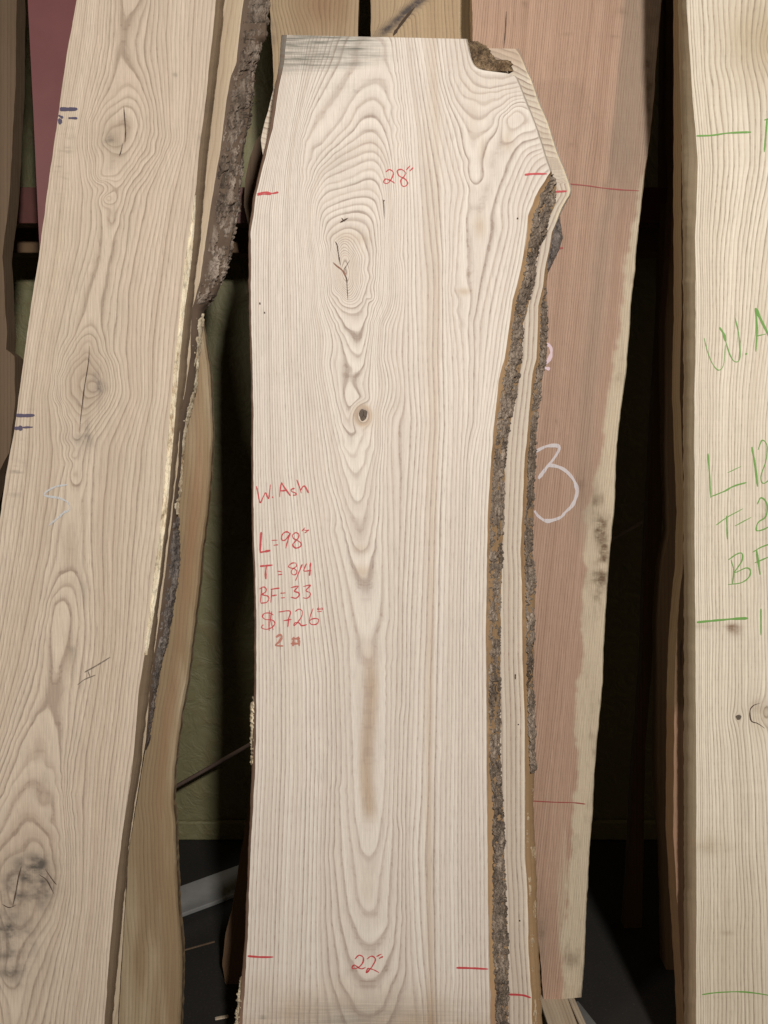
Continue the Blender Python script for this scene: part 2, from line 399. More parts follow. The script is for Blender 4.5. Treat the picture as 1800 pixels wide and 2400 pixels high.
# ------------------------------------------------------------------ material set
M_ash = wood('ash_face', (0.85, 0.79, 0.71), (0.44, 0.335, 0.275), line=0.84, fibre=0.15, tint=(0.57, 0.42, 0.28), stain=(0.17, 0.165, 0.14), pale=(0.72, 0.66, 0.58), pores=0.8, wob=0.06, saw=0.02, sts=(7, 7, 230))
M_ash2 = wood('ash_face_behind', (0.74, 0.66, 0.55), (0.36, 0.26, 0.20), line=0.95, tint=(0.5, 0.36, 0.25), stain=(0.17, 0.16, 0.14), seed=2.2, wob=0.08)
M_cambium = wood('cambium', (0.43, 0.285, 0.155), (0.30, 0.17, 0.08), line=0.45, pale=(0.62, 0.55, 0.47), stain=(0.15, 0.1, 0.06), blotch=0.32, rough=0.65, seed=3.0)
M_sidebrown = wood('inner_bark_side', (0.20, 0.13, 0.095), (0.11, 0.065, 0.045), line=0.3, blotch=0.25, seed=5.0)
M_left = wood('oak_face', (0.70, 0.595, 0.48), (0.38, 0.285, 0.215), line=0.78, fibre=0.17, tint=(0.36, 0.27, 0.19), stain=(0.115, 0.10, 0.085), pale=(0.68, 0.57, 0.42), pores=0.8, wob=0.10, seed=7.7, saw=0.02)
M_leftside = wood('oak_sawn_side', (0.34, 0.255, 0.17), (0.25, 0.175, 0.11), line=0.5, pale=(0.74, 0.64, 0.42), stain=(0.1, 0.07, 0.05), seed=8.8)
M_tan = wood('tan_plank_face', (0.36, 0.265, 0.155), (0.22, 0.145, 0.08), line=0.5, tint=(0.36, 0.19, 0.10), stain=(0.12, 0.11, 0.08), pores=0.3, blotch=0.16, seed=9.1)
M_top = wood('pale_brown_face', (0.54, 0.41, 0.26), (0.27, 0.175, 0.10), line=0.6, tint=(0.36, 0.21, 0.12), stain=(0.09, 0.075, 0.07), seed=11.0)
M_pink = wood('pink_face', (0.55, 0.375, 0.275), (0.34, 0.195, 0.135), line=0.72, tint=(0.38, 0.29, 0.215), stain=(0.15, 0.10, 0.06), pale=(0.70, 0.60, 0.44), pores=1.0, fibre=0.17, blotch=0.14, seed=13.0, wob=0.12)
M_right = wood('pale_ash_face', (0.85, 0.78, 0.65), (0.40, 0.31, 0.22), line=0.84, fibre=0.15, tint=(0.50, 0.40, 0.25), stain=(0.20, 0.125, 0.08), pale=(0.66, 0.57, 0.40), pores=0.7, seed=15.0, wob=0.11)
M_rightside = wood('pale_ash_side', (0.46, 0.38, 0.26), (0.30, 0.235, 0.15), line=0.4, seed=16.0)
M_brown = wood('brown_back_board', (0.17, 0.105, 0.058), (0.10, 0.06, 0.03), line=0.4, blotch=0.2, seed=18.0)
M_dark = wood('dark_back_board', (0.14, 0.095, 0.06), (0.08, 0.05, 0.03), line=0.4, blotch=0.25, seed=19.0)
M_bark = barkmat('ash_bark', (0.035, 0.024, 0.017), (0.20, 0.155, 0.115), (0.40, 0.33, 0.26), 0.45, 1.0, (170, 170, 40), True)
M_bark2 = barkmat('grey_brown_bark', (0.045, 0.030, 0.020), (0.145, 0.108, 0.080), (0.31, 0.26, 0.21), 0.3, 4.0, (45, 45, 16), True)
M_barkin = barkmat('inclusion_bark', (0.035, 0.022, 0.013), (0.20, 0.135, 0.075), (0.43, 0.31, 0.185), 0.1, 6.0, (80, 80, 80), True)
M_burl = barkmat('black_burl', (0.04, 0.031, 0.027), (0.12, 0.10, 0.09), (0.28, 0.245, 0.215), 0.25, 8.0, (70, 70, 40))
M_flake = barkmat('pale_flaking_sapwood', (0.30, 0.19, 0.10), (0.68, 0.58, 0.41), (0.82, 0.74, 0.57), 0.05, 9.0, (30, 30, 12))
M_red = ink('red_ink', (0.56, 0.045, 0.06), 0.68)
M_redfaint = ink('faded_red_ink', (0.52, 0.20, 0.15), 0.62)
M_redline = ink('thin_red_line', (0.36, 0.07, 0.06), 0.65)
M_green = ink('green_ink', (0.14, 0.36, 0.06), 0.66)
M_greendk = ink('dark_green_ink', (0.06, 0.19, 0.04), 0.75)
M_chalk = ink('white_chalk', (0.76, 0.72, 0.74), 0.66, 0.9, (700, 700, 700), 0.3)
M_chalkpink = ink('pinkish_chalk', (0.78, 0.62, 0.68), 0.9, 0.9, (700, 700, 700), 0.3)
M_chalkblue = ink('pale_blue_chalk', (0.58, 0.62, 0.66), 0.62, 0.9, (700, 700, 700), 0.3)
M_purple = ink('blue_black_ink', (0.07, 0.06, 0.12), 0.72)
M_scuff = ink('grey_scuff', (0.16, 0.13, 0.10), 0.55)
M_crack = plain('crack_shadow_wood', (0.07, 0.045, 0.03), 0.9, bump=0.001)
M_crackred = plain('reddish_crack_wood', (0.26, 0.13, 0.09), 0.8, (300, 300, 300), 0.6)
M_knot = wood('knot_core', (0.15, 0.12, 0.095), (0.05, 0.04, 0.03), line=0.5, blotch=0.3, seed=21.0)

# ------------------------------------------------------------------ the front ash slab
PA = Plane(1.568, 8.0, -0.03)
ML = [(673, 80), (665, 150), (654, 205), (639, 301), (621, 373), (600, 460), (588, 545), (588, 600), (588, 740), (591, 840), (594, 975), (594, 1200), (600, 1400), (601, 1600), (600, 1700), (598, 1800), (590, 1950), (585, 2050), (580, 2200), (574, 2300), (568, 2400), (562, 2540)]
MR = [(1092, 88), (1099, 115), (1105, 135), (1111, 149), (1122, 158), (1140, 163), (1170, 166), (1199, 170), (1208, 177), (1219, 205), (1240, 258), (1257, 304), (1272, 347), (1290, 404), (1284, 411), (1275, 427), (1264, 443), (1255, 462), (1248, 483), (1238, 505), (1234, 553), (1224, 614), (1213, 669), (1202, 703), (1195, 753), (1183, 838), (1170, 887), (1157, 1001), (1149, 1106), (1143, 1200), (1141, 1369), (1139, 1495), (1141, 1622), (1141, 1800), (1143, 1948), (1144, 2053), (1146, 2180), (1149, 2306), (1151, 2400), (1155, 2540)]
MO = [(1092, 80), (1111, 149), (1150, 162), (1208, 177), (1219, 205), (1257, 304), (1290, 402), (1303, 436), (1303, 452), (1301, 481), (1286, 510), (1281, 551), (1267, 573), (1257, 609), (1252, 669), (1243, 688), (1236, 729), (1226, 758), (1223, 840), (1208, 937), (1187, 1043), (1183, 1106), (1181, 1200), (1174, 1369), (1172, 1537), (1173, 1800), (1181, 1926), (1183, 2053), (1191, 2222), (1191, 2400), (1193, 2540)]
G = []
def g(v, *p): G.append((v, list(p)))
g(50, *[q for q in ML]); 
g(50, (1099, 90), (1105, 135), (1118, 160)); g(50.2, (1284, 420), (1264, 448), (1240, 505), (1226, 614), (1204, 703), (1185, 838), (1158, 1001), (1145, 1200), (1140, 1495), (1142, 1800), (1145, 2100), (1150, 2400), (1155, 2540))
# arches above the knot
g(28, (725, 325), (758, 277), (797, 217), (821, 176), (845, 152), (872, 141), (893, 144), (910, 165), (922, 200), (932, 250), (939, 301), (942, 373), (940, 460), (936, 600))
g(27, (720, 420), (730, 375), (752, 340), (787, 301), (811, 265), (833, 229), (852, 209), (874, 201), (893, 209), (908, 234), (922, 289), (930, 349), (931, 430))
g(26, (760, 352), (795, 318), (822, 290), (846, 250), (874, 236), (894, 250), (910, 290), (920, 340))
g(25, (765, 366), (810, 325), (840, 292), (872, 277), (892, 291), (908, 330), (916, 370))
g(24, (734, 430), (749, 397), (785, 361), (821, 337), (845, 320), (869, 311), (889, 323), (903, 349), (913, 385), (917, 422), (918, 500))
g(22, (760, 410), (800, 385), (840, 366), (868, 358), (888, 367), (902, 395), (908, 430))
g(20, (742, 470), (760, 440), (821, 419), (845, 405), (864, 400), (884, 407), (896, 431), (901, 460), (906, 560), (903, 650))
g(18, (748, 500), (775, 470), (820, 452), (852, 446), (876, 452), (890, 476), (896, 520), (896, 600), (892, 680))
g(16, (758, 520), (775, 500), (810, 488), (845, 481), (868, 492), (882, 520), (887, 580), (882, 660))
g(14, (765, 560), (780, 535), (808, 520), (840, 520), (862, 540), (873, 590), (874, 650), (868, 700))
g(12, (776, 620), (782, 580), (795, 556), (812, 549), (830, 556), (846, 585), (850, 630), (848, 680), (836, 706), (818, 712), (798, 694), (782, 660), (776, 620))
g(8, (788, 625), (793, 590), (806, 572), (820, 585), (834, 615), (836, 650), (828, 682), (814, 693), (797, 672), (788, 640))
g(4, (797, 632), (802, 605), (812, 600), (820, 622), (822, 652), (813, 668), (802, 655), (797, 632)); g(2, (809, 634), (810, 640))
# U shapes below it
g(13.2, (776, 675), (793, 706), (815, 722), (834, 722), (850, 706), (860, 670))
g(14.2, (773, 690), (792, 720), (812, 735), (832, 739), (848, 724), (858, 700))
g(15, (787, 724), (804, 753), (823, 773), (835, 776), (847, 768), (860, 736), (867, 705))
g(16, (773, 717), (797, 773), (821, 816), (835, 829), (847, 826), (857, 790), (867, 741))
g(17, (770, 725), (786, 759), (812, 834), (828, 861), (841, 868), (852, 853), (862, 800), (871, 745))
g(19, (775, 850), (788, 930), (803, 992), (820, 1015), (837, 1008)); g(20, (782, 930), (799, 1005), (807, 1047), (820, 1064), (837, 1051), (846, 1025))
g(21, (786, 990), (803, 1056), (820, 1098), (833, 1109), (845, 1098), (854, 1056), (868, 1016)); g(22, (790, 1040), (808, 1110), (824, 1157), (837, 1173), (850, 1165), (862, 1106), (877, 1050))
g(23, (795, 1110), (812, 1170), (828, 1205), (841, 1213), (855, 1203), (868, 1140)); g(24, (795, 1160), (812, 1221), (828, 1272), (845, 1289), (862, 1276), (873, 1225), (880, 1140))
g(25, (788, 1165), (803, 1221), (824, 1305), (845, 1348), (862, 1335), (877, 1272), (886, 1200)); g(26, (786, 1242), (812, 1348), (828, 1419), (845, 1495), (856, 1537), (870, 1505), (883, 1462), (892, 1390), (895, 1284))
g(26.45, (843, 1560), (841, 1700), (843, 1800), (848, 1900)); g(26.45, (886, 1560), (886, 1700), (884, 1800), (878, 1900)); g(26.2, (862, 1600), (862, 1750), (862, 1850))
g(27, (820, 1500), (824, 1700), (832, 1900), (846, 1985), (864, 2005), (884, 1980), (897, 1900), (903, 1750), (905, 1550))
g(28, (806, 1520), (812, 1750), (820, 1927), (833, 2032), (841, 2108), (860, 2133), (883, 2112), (892, 2036), (909, 1931), (914, 1750), (915, 1560))
g(29, (796, 1850), (803, 2011), (820, 2138), (841, 2192), (858, 2207), (888, 2192), (906, 2165), (913, 2053), (919, 1948), (924, 1750))
g(30, (783, 2000), (799, 2159), (816, 2230), (841, 2281), (862, 2292), (896, 2273), (921, 2213), (930, 2110), (934, 1950)); g(31.2, (776, 2150), (795, 2300), (830, 2370), (862, 2385), (900, 2365), (935, 2270), (944, 2150)); g(32.5, (770, 2300), (800, 2420), (862, 2480), (920, 2440), (955, 2300))
# left lines
g(30, (795, 95), (778, 144), (750, 205), (724, 265), (704, 330), (697, 400), (698, 500), (706, 650), (712, 850), (727, 1100), (760, 1350), (785, 1550), (790, 1750), (786, 1900))
g(35, (742, 95), (716, 200), (694, 300), (680, 400), (674, 500), (674, 650), (678, 850), (690, 1100), (715, 1350), (738, 1600), (740, 1800), (735, 2000), (730, 2200), (728, 2400))
g(40, (708, 95), (690, 200), (672, 300), (656, 400), (648, 500), (646, 650), (649, 850), (656, 1100), (677, 1350), (690, 1600), (690, 1800), (682, 2000), (676, 2200), (670, 2400))
g(45, (690, 95), (672, 200), (657, 300), (638, 400), (622, 500), (618, 650), (620, 850), (624, 1100), (637, 1350), (643, 1600), (642, 1800), (634, 2000), (626, 2200), (618, 2400))
# right lines
g(24, (898, 760), (893, 840)); g(27, (908, 980), (905, 1100), (908, 1300), (911, 1450)); g(20, (879, 760), (874, 830)); g(23.4, (888, 960), (887, 1030)); g(17.6, (842, 905), (852, 938))
g(30, (925, 92), (936, 180), (947, 301), (952, 400), (955, 600), (955, 850), (962, 980), (950, 1200), (942, 1400), (940, 1650))
g(33, (944, 92), (956, 200), (968, 300), (976, 450), (985, 650), (990, 850), (996, 990), (984, 1200), (974, 1450), (966, 1700), (956, 2000), (962, 2250), (975, 2400))
g(37, (970, 92), (986, 200), (1003, 300), (1024, 440), (1036, 600), (1036, 840), (1040, 1000), (1030, 1200), (1024, 1500), (1018, 1800), (1014, 2100), (1022, 2400))
g(41, (1004, 92), (1022, 195), (1042, 270), (1062, 350), (1080, 420), (1086, 450), (1076, 512), (1069, 609), (1064, 681), (1069, 729), (1081, 802), (1086, 900), (1077, 1100), (1070, 1400), (1066, 1700), (1062, 2000), (1066, 2300))
g(46, (1115, 1090), (1108, 1300), (1104, 1600), (1104, 1900), (1108, 2300))
# the crotch and the branch at top right
g(49, (1086, 94), (1096, 145), (1112, 172), (1135, 184), (1161, 184), (1204, 179)); g(48, (1076, 94), (1086, 156), (1110, 200), (1149, 209), (1209, 197))
g(47, (1064, 94), (1076, 180), (1092, 206), (1108, 220), (1149, 217), (1212, 206)); g(46, (1052, 96), (1062, 180), (1081, 224), (1108, 236), (1137, 250), (1173, 234), (1216, 217))
g(45, (1042, 96), (1052, 185), (1067, 233), (1086, 260), (1115, 282), (1149, 265), (1185, 241), (1219, 226)); g(43.6, (1066, 262), (1085, 300), (1098, 360), (1110, 421), (1117, 380), (1125, 349), (1130, 330), (1149, 313), (1163, 291), (1185, 258), (1221, 236))
g(42.6, (1092, 380), (1102, 430), (1108, 464), (1113, 507), (1124, 548), (1134, 503), (1149, 464), (1156, 440), (1173, 385), (1192, 349), (1221, 323), (1257, 316))
g(41.6, (1184, 308), (1185, 275), (1204, 258), (1232, 262), (1248, 290), (1228, 300), (1196, 322), (1184, 308)); g(42.25, (1165, 340), (1150, 390), (1138, 440), (1127, 500))
g(43.6, (1262, 330), (1231, 342), (1207, 373), (1192, 410), (1180, 440), (1166, 488), (1168, 536), (1156, 585), (1137, 657), (1125, 717), (1117, 753), (1117, 840), (1115, 940))
g(44.8, (1267, 347), (1243, 354), (1221, 381), (1204, 422), (1192, 455), (1187, 488), (1187, 536), (1173, 597), (1158, 657), (1144, 729), (1134, 840), (1122, 1000))
g(46.4, (1272, 360), (1250, 372), (1232, 402), (1218, 440), (1206, 488), (1205, 536), (1190, 610), (1175, 680), (1160, 760), (1150, 840)); g(48.2, (1280, 385), (1262, 398), (1246, 430), (1228, 480), (1220, 540), (1207, 612), (1190, 690), (1178, 760), (1168, 840), (1140, 1010))
g(41.8, (1086, 560), (1086, 620), (1084, 660)); g(42.3, (1105, 640), (1107, 705), (1100, 760), (1103, 840)); g(41.5, (1086, 690), (1092, 760))
fA = tps(G, 2e-5)
def ringA(x, y):
    # grain swerving round the small knot hole
    dx = x - 851; dy = (y - 975) * 0.8; r2 = dx * dx + dy * dy
    base = fA(x, y); r = np.sqrt(r2)
    k = np.clip(1 - (r - 11) / 26, 0, 1) ; k = k * k * (3 - 2 * k)
    return base * (1 - k) + k * (17.5 + r / 8.0) + 0.10 * fbm(x * .03, y * .012, 4, 3)
def tintA(x, y):
    t = 0.75 * np.clip(1 - np.abs(x - (864 + 6 * np.sin(y / 60))) / 21, 0, 1) ** 0.6 * np.clip((y - 1480) / 120, 0, 1) * np.clip((1935 - y) / 40, 0, 1)
    t += 0.30 * np.exp(-((x - (1016 + 10 * np.sin(y / 400))) / 8) ** 2) + 0.16 * np.exp(-((x - 1006) / 12) ** 2)
    for cx, cy, sx, sy, a in [(812, 632, 34, 70, .18), (850, 1340, 22, 18, .5), (845, 1285, 20, 10, .3), (1125, 530, 12, 25, .5), (1190, 330, 14, 22, .4), (1088, 683, 16, 8, .6), (1130, 350, 10, 30, .3), (851, 975, 30, 30, .35), (862, 2080, 26, 60, .12), (810, 555, 30, 14, .3), (850, 560, 16, 12, .3), (1108, 270, 12, 60, .15)]: t = t + a * gauss(x, y, cx, cy, sx, sy)
    t += 0.55 * np.clip((y - 2270) / 110, 0, 1) * (0.75 + 0.8 * fbm(x * .01, y * .02, 44, 3)); rk = np.sqrt((x - 851) ** 2 + ((y - 974) * .8) ** 2); t = t + 0.5 * np.exp(-((rk - 17) / 5) ** 2)
    return np.clip(t, 0, 1)
def stainA(x, y):
    s_ = 0.85 * np.clip((935 - x) / 90, 0, 1) * np.clip((168 + (820 - x) * 0.10 - y) / 30, 0, 1) * (0.5 + 0.9 * np.clip(0.3 + fbm(x * .012, y * .16, 6, 4), 0, 1))
    s_ += 0.42 * np.clip((y - 2305) / 60, 0, 1) * gauss(x, y, 850, 2410, 240, 90)
    s_ += 0.10 * gauss(x, y, 800, 210, 80, 30) + 0.10 * gauss(x, y, 790, 385, 40, 40) + 0.5 * gauss(x, y, 832, 213, 4, 2.5) + .4 * gauss(x, y, 616, 2386, 7, 7)
    return np.clip(s_, 0, 1)
A = Slab('ash_plank', 'tall pale ash plank in front with red handwriting and a Y-shaped crack in its knot', PA, ML, MR, top=82, step=3.6, cstep=4.2, ring=ringA, tint=tintA, stain=stainA, face=M_ash, side=M_cambium, sideL=M_sidebrown, rpale=lambda y: 1.25 * (y < 402),
         rout=MO, tilt=lambda X: (X - 673) * 0.022, lout=[(661, 80), (655, 150), (646, 205), (633, 301), (617, 373), (597, 460), (585, 545), (585, 600), (586, 740), (590, 840), (593, 975), (593, 1200), (599, 1400), (599, 1600), (595, 1700), (592, 1800), (587, 1950), (582, 2050), (576, 2200), (566, 2300), (558, 2400), (550, 2540)], ld=0.012)
MB_in = [(x + 9, y) for x, y in MR if y > 404]; MB_in[0] = (1293, 411)
MB_in = [(1294, 408)] + [(1287, 425), (1281, 437), (1272, 450), (1264, 480), (1252, 505), (1246, 540), (1241, 580), (1236, 614), (1225, 669), (1213, 703), (1205, 753), (1194, 838), (1181, 887), (1171, 960), (1166, 1001), (1158, 1060), (1157, 1106), (1152, 1200), (1147, 1300), (1144, 1369), (1145, 1495), (1147, 1622), (1147, 1700), (1149, 1800), (1160, 1860), (1158, 1948), (1160, 2053), (1155, 2180), (1164, 2306), (1166, 2400), (1170, 2540)]
A.bark('bark', [(x - 2.5, y) for x, y in MB_in], MO, 408, 2535, M_bark, seed=2, amp=0.0055, sz=(6.5, 24), bulge=0.0035, cols=30, step=2.0, label='rough grey bark strip along the right live edge')
A.bark('bark', [(1099, 92), (1101, 118), (1110, 148), (1122, 160), (1140, 166), (1165, 168)], [(1112, 92), (1150, 118), (1152, 130), (1168, 143), (1196, 143), (1200, 158)], 96, 167, M_barkin, seed=5, amp=0.007, sz=(17, 15), cols=24, step=1.2, di=0.003, do=0.03, bulge=0.004, rag=1.0, label='brown bark pocket in the notch at the top right corner')
A.bark('bark', [(596, 1630), (597, 1810)], [(590, 1632), (587, 1700), (588, 1760), (594, 1808)], 1632, 1808, M_flake, seed=6, amp=0.004, cols=8, sgn=-1, di=0.004, do=0.03, bulge=0.002, rag=2.0, sz=(9, 22), label='small light scraps of bark on the lower left edge')
A.bark('bark', [(575, 2285), (566, 2400), (560, 2530)], [(566, 2290), (556, 2340), (551, 2400), (545, 2530)], 2287, 2530, M_flake, seed=8, amp=0.004, cols=8, sgn=-1, di=0.004, do=0.03, bulge=0.002, rag=2.5, sz=(9, 26), label='tan scraps of bark at the foot of the left edge')
c1 = dict(sc=0.2079, off=(580, 1100))
A.stroke('handwriting', [[(100, 190), (115, 250), (135, 355), (150, 368), (185, 295), (205, 265), (225, 312), (240, 325), (247, 270), (260, 170)], [(276, 308), (290, 318)], [(385, 145), (370, 220), (362, 312)], [(383, 148), (420, 210), (484, 298)], [(375, 243), (440, 236)], [(532, 213), (495, 225), (500, 250), (540, 265), (547, 285), (512, 292)], [(555, 115), (580, 180), (608, 268)], [(598, 238), (620, 200), (645, 190), (665, 220), (687, 266)]], 2.7, M_red, 'W. Ash written in red', **c1)
A.stroke('handwriting', [dict(w=4.2, p=[(155, 705), (147, 830), (143, 935)]), dict(w=4.2, p=[(138, 935), (200, 925), (258, 913)]), dict(w=1.7, p=[(272, 800), (340, 797)]), dict(w=1.7, p=[(295, 855), (345, 850)]), dict(w=2.6, p=[(482, 722), (440, 703), (400, 725), (382, 770), (395, 800), (432, 790), (470, 742), (483, 720), (465, 770), (447, 830), (432, 890)]), dict(w=2.6, p=[(580, 730), (545, 713), (508, 740), (518, 775), (560, 800), (602, 830), (600, 865), (555, 887), (518, 870), (515, 840), (550, 800), (577, 765), (580, 730)]), dict(w=2.2, p=[(612, 698), (650, 655)]), dict(w=2.2, p=[(645, 718), (690, 680)]), dict(w=1.6, p=[(620, 680), (692, 692)])], 2.4, M_red, 'L=98 inches written in red', **c1)
A.stroke('handwriting', [dict(w=3.6, p=[(140, 1092), (205, 1085), (284, 1078)]), dict(w=3.6, p=[(215, 1085), (205, 1160), (208, 1238)]), dict(w=2, p=[(335, 1145), (392, 1156)]), dict(w=2, p=[(345, 1188), (392, 1182)]), dict(w=2.1, p=[(545, 1053), (500, 1058), (463, 1090), (482, 1110), (530, 1120), (555, 1150), (540, 1187), (505, 1182), (493, 1150), (520, 1115), (552, 1090), (545, 1053)]), dict(w=2.5, p=[(618, 1068), (580, 1160), (540, 1258)]), dict(w=2.9, p=[(665, 1060), (645, 1110), (640, 1145), (718, 1140)]), dict(w=3.2, p=[(712, 1050), (706, 1120), (698, 1200)])], 2.4, M_red, 'T=8/4 written in red', **c1)
A.stroke('handwriting', [[(160, 1325), (155, 1400), (146, 1502)], [(132, 1348), (180, 1325), (210, 1345), (205, 1380), (165, 1410), (230, 1430), (240, 1465), (210, 1500), (148, 1507)], [(275, 1345), (270, 1420), (262, 1502)], [(262, 1352), (362, 1338)], [(270, 1427), (332, 1415)], dict(w=2, p=[(372, 1396), (430, 1392)]), dict(w=2, p=[(375, 1450), (424, 1445)]), [(488, 1335), (572, 1315), (530, 1370), (575, 1390), (582, 1420), (545, 1452), (488, 1440)], [(628, 1322), (710, 1305), (660, 1365), (705, 1390), (705, 1425), (670, 1452), (624, 1447)]], 2.4, M_red, 'BF=33 written in red', **c1)
A.stroke('handwriting', [[(292, 1642), (250, 1620), (190, 1625), (170, 1660), (200, 1690), (280, 1700), (308, 1735), (280, 1778), (220, 1802), (165, 1790), (162, 1765), (182, 1752)], [(250, 1588), (244, 1700), (245, 1820)], [(272, 1600), (262, 1700), (290, 1810)], [(350, 1607), (478, 1598), (466, 1680), (455, 1778)], [(408, 1706), (497, 1690)], [(538, 1602), (580, 1575), (617, 1600), (610, 1660), (560, 1730), (525, 1762), (533, 1732), (580, 1730), (610, 1760), (672, 1750)], [(742, 1563), (712, 1640), (698, 1710), (720, 1747), (780, 1742), (802, 1700), (775, 1680), (720, 1690), (700, 1712)], dict(w=1.6, p=[(790, 1566), (804, 1562), (808, 1580), (792, 1582), (790, 1566)]), dict(w=1.6, p=[(826, 1566), (842, 1562), (846, 1580), (828, 1582), (826, 1566)]), dict(w=1.4, p=[(785, 1603), (838, 1601)])], 2.2, M_red, '$726 with raised zeros written in red', **c1)
A.stroke('handwriting', [[(322, 1893), (365, 1863), (387, 1890), (360, 1940), (318, 1982), (405, 1992)], [(496, 1912), (592, 1905)], [(488, 1962), (594, 1966)], [(522, 1888), (512, 1994)], [(572, 1884), (585, 1992)]], 4.4, M_redfaint, '2 # in faded red', **c1)
c2 = dict(sc=0.2411, off=(580, 60))
A.stroke('handwriting', [[(1345, 1422), (1380, 1398), (1417, 1425), (1405, 1480), (1362, 1532), (1325, 1522), (1345, 1490), (1400, 1510), (1432, 1532)], [(1542, 1432), (1500, 1398), (1457, 1410), (1475, 1460), (1530, 1490), (1558, 1530), (1532, 1562), (1500, 1550), (1493, 1500), (1530, 1455), (1542, 1432)], [(1543, 1402), (1582, 1360)], [(1578, 1412), (1612, 1380)]], 2.4, M_red, '28 inches written in red', **c2)
A.stroke('measuring_mark', [[(92, 1636), (180, 1618), (240, 1630), (302, 1618)], [(92, 1648), (170, 1636), (230, 1640)]], 3.2, M_red, None, **c2)
c3 = dict(sc=0.2411, off=(980, 60)); A.stroke('measuring_mark', [[(1036, 1450), (1120, 1440), (1252, 1440)]], 4.2, M_red, None, **c3)
c4 = dict(sc=0.4219, off=(550, 1800))
A.stroke('handwriting', [[(668, 1062), (690, 1040), (714, 1052), (710, 1085), (680, 1112), (653, 1112), (665, 1095), (700, 1115), (728, 1108)], [(733, 1062), (760, 1045), (782, 1062), (765, 1100), (733, 1137), (740, 1115), (770, 1120), (802, 1137)], [(788, 1047), (816, 1033)], [(802, 1058), (825, 1047)]], 2.6, M_red, '22 inches written in red', **c4)
A.stroke('measuring_mark', [[(72, 1045), (140, 1050), (215, 1050)]], 4.2, M_red, None, **c4); A.stroke('measuring_mark', [[(1232, 1110), (1320, 1112), (1408, 1117)]], 4.2, M_red, None, **c4)
c5 = dict(sc=0.2411, off=(580, 440), taper=True)
A.stroke('crack', [dict(w=2.0, p=[(850, 520), (872, 560), (885, 650), (905, 755)]), dict(w=1.2, p=[(998, 700), (960, 760), (935, 800)]), dict(w=1.9, p=[(955, 850), (965, 900), (970, 1000), (975, 1088)])], 1.6, M_crack, 'thin dark Y-shaped crack in the knot', **c5)
A.stroke('crack', [dict(w=3.0, p=[(830, 725), (870, 760), (920, 800), (945, 840), (960, 890)])], 3, M_crackred, 'reddish split in the middle of the knot', **c5)
A.stroke('crack', [dict(w=3.0, p=[(900, 338), (935, 318), (980, 292)]), dict(w=2.2, p=[(915, 290), (928, 312), (945, 326)])], 3, M_crack, 'small dark split above the knot', **c5)
A.stroke('crack', [dict(w=1.6, p=[(1316, 110), (1325, 160), (1332, 300)]), dict(w=2, p=[(1316, 128), (1335, 124)])], 2, M_crack, None, **c5)
A.stroke('worm_hole', [dict(w=2.6, p=[(118, 1115), (124, 1135)]), dict(w=2.6, p=[(163, 1205), (168, 1222)]), ], 2.5, M_crack, None, sc=0.2411, off=(580, 440))
def disc(slab, name, px, py, rx, ry, mat, d=-0.0008, n=28, bowl=0.0, attrs=True, irr=0.08):
    V = [slab.p.at(float(px), float(py), d + bowl)]; 
    for k in range(n):
        a = 2 * math.pi * k / n; q = 1 + irr * math.sin(3 * a + px) + irr * 0.6 * math.sin(5 * a + py)
        V.append(slab.p.at(float(px + rx * q * math.cos(a)), float(py + ry * q * math.sin(a)), d))
    F = [(0, 1 + (k + 1) % n, 1 + k) for k in range(n)]
    return mesh_obj(name, V, F, mat, slab.root, None, dict(ring=np.array([0] + [2.2] * n), plate=np.full(n + 1, 0.5)))
disc(A, 'worm_hole', 1213, 512, 1.9, 2.3, M_crack)['label'] = 'round black worm hole near the bark'
kd = disc(A, 'knot', 851, 972, 9.5, 13.5, M_knot); kd['label'] = 'small dark oval knot'
kc = A.stroke('crack', [dict(w=1.4, p=[(851, 962), (852, 972), (846, 982)]), dict(w=1.2, p=[(852, 973), (858, 978)])], 1.4, M_crack, None, d=-0.0013, taper=True); kc.parent = kd

# ------------------------------------------------------------------ the second ash slab, just behind
PB = Plane(1.568 + 0.062, 8.0, -0.02)
SR = [(1211, 118), (1217, 125), (1225, 142), (1245, 188), (1262, 238), (1281, 284), (1301, 345), (1322, 398), (1330, 422), (1337, 446), (1334, 459), (1317, 486), (1303, 522), (1293, 544), (1286, 589), (1277, 633), (1274, 669), (1262, 717), (1260, 777), (1257, 840), (1248, 878), (1237, 1001), (1229, 1085), (1224, 1200), (1220, 1284), (1224, 1411), (1225, 1537), (1229, 1664), (1231, 1800), (1231, 1863), (1231, 2011), (1237, 2095), (1239, 2222), (1246, 2348), (1248, 2400), (1256, 2540)]
SO = [(1217, 118), (1225, 142), (1301, 345), (1337, 446), (1334, 459), (1317, 488), (1303, 520), (1298, 560), (1292, 600), (1283, 640), (1279, 681), (1281, 717), (1283, 753), (1281, 840), (1269, 887), (1258, 1001), (1252, 1106), (1250, 1200), (1248, 1284), (1254, 1369), (1252, 1491), (1250, 1622), (1254, 1727), (1254, 1800), (1250, 1884), (1256, 2011), (1260, 2180), (1267, 2306), (1271, 2400), (1278, 2540)]
SLft = [(680, 112), (660, 150), (640, 215), (628, 260), (616, 301), (612, 328), (617, 373), (606, 440), (600, 600), (602, 900), (606, 1300), (608, 1800), (596, 2200), (590, 2540)]
def ringB(x, y):
    e = lin(SR, y); r = 50 - (e - x) / 11.0
    up = np.clip((430 - y) / 60, 0, 1)
    # the cut corner crosses the branch, so the lines run over it
    cross = 30 + (y * 0.93 - x * 0.30) / 13.0 + 0.9 * fbm(x * .012, y * .012, 9, 3)
    return r * (1 - up) + cross * up + 0.3 * fbm(x * .02, y * .006, 14, 3)
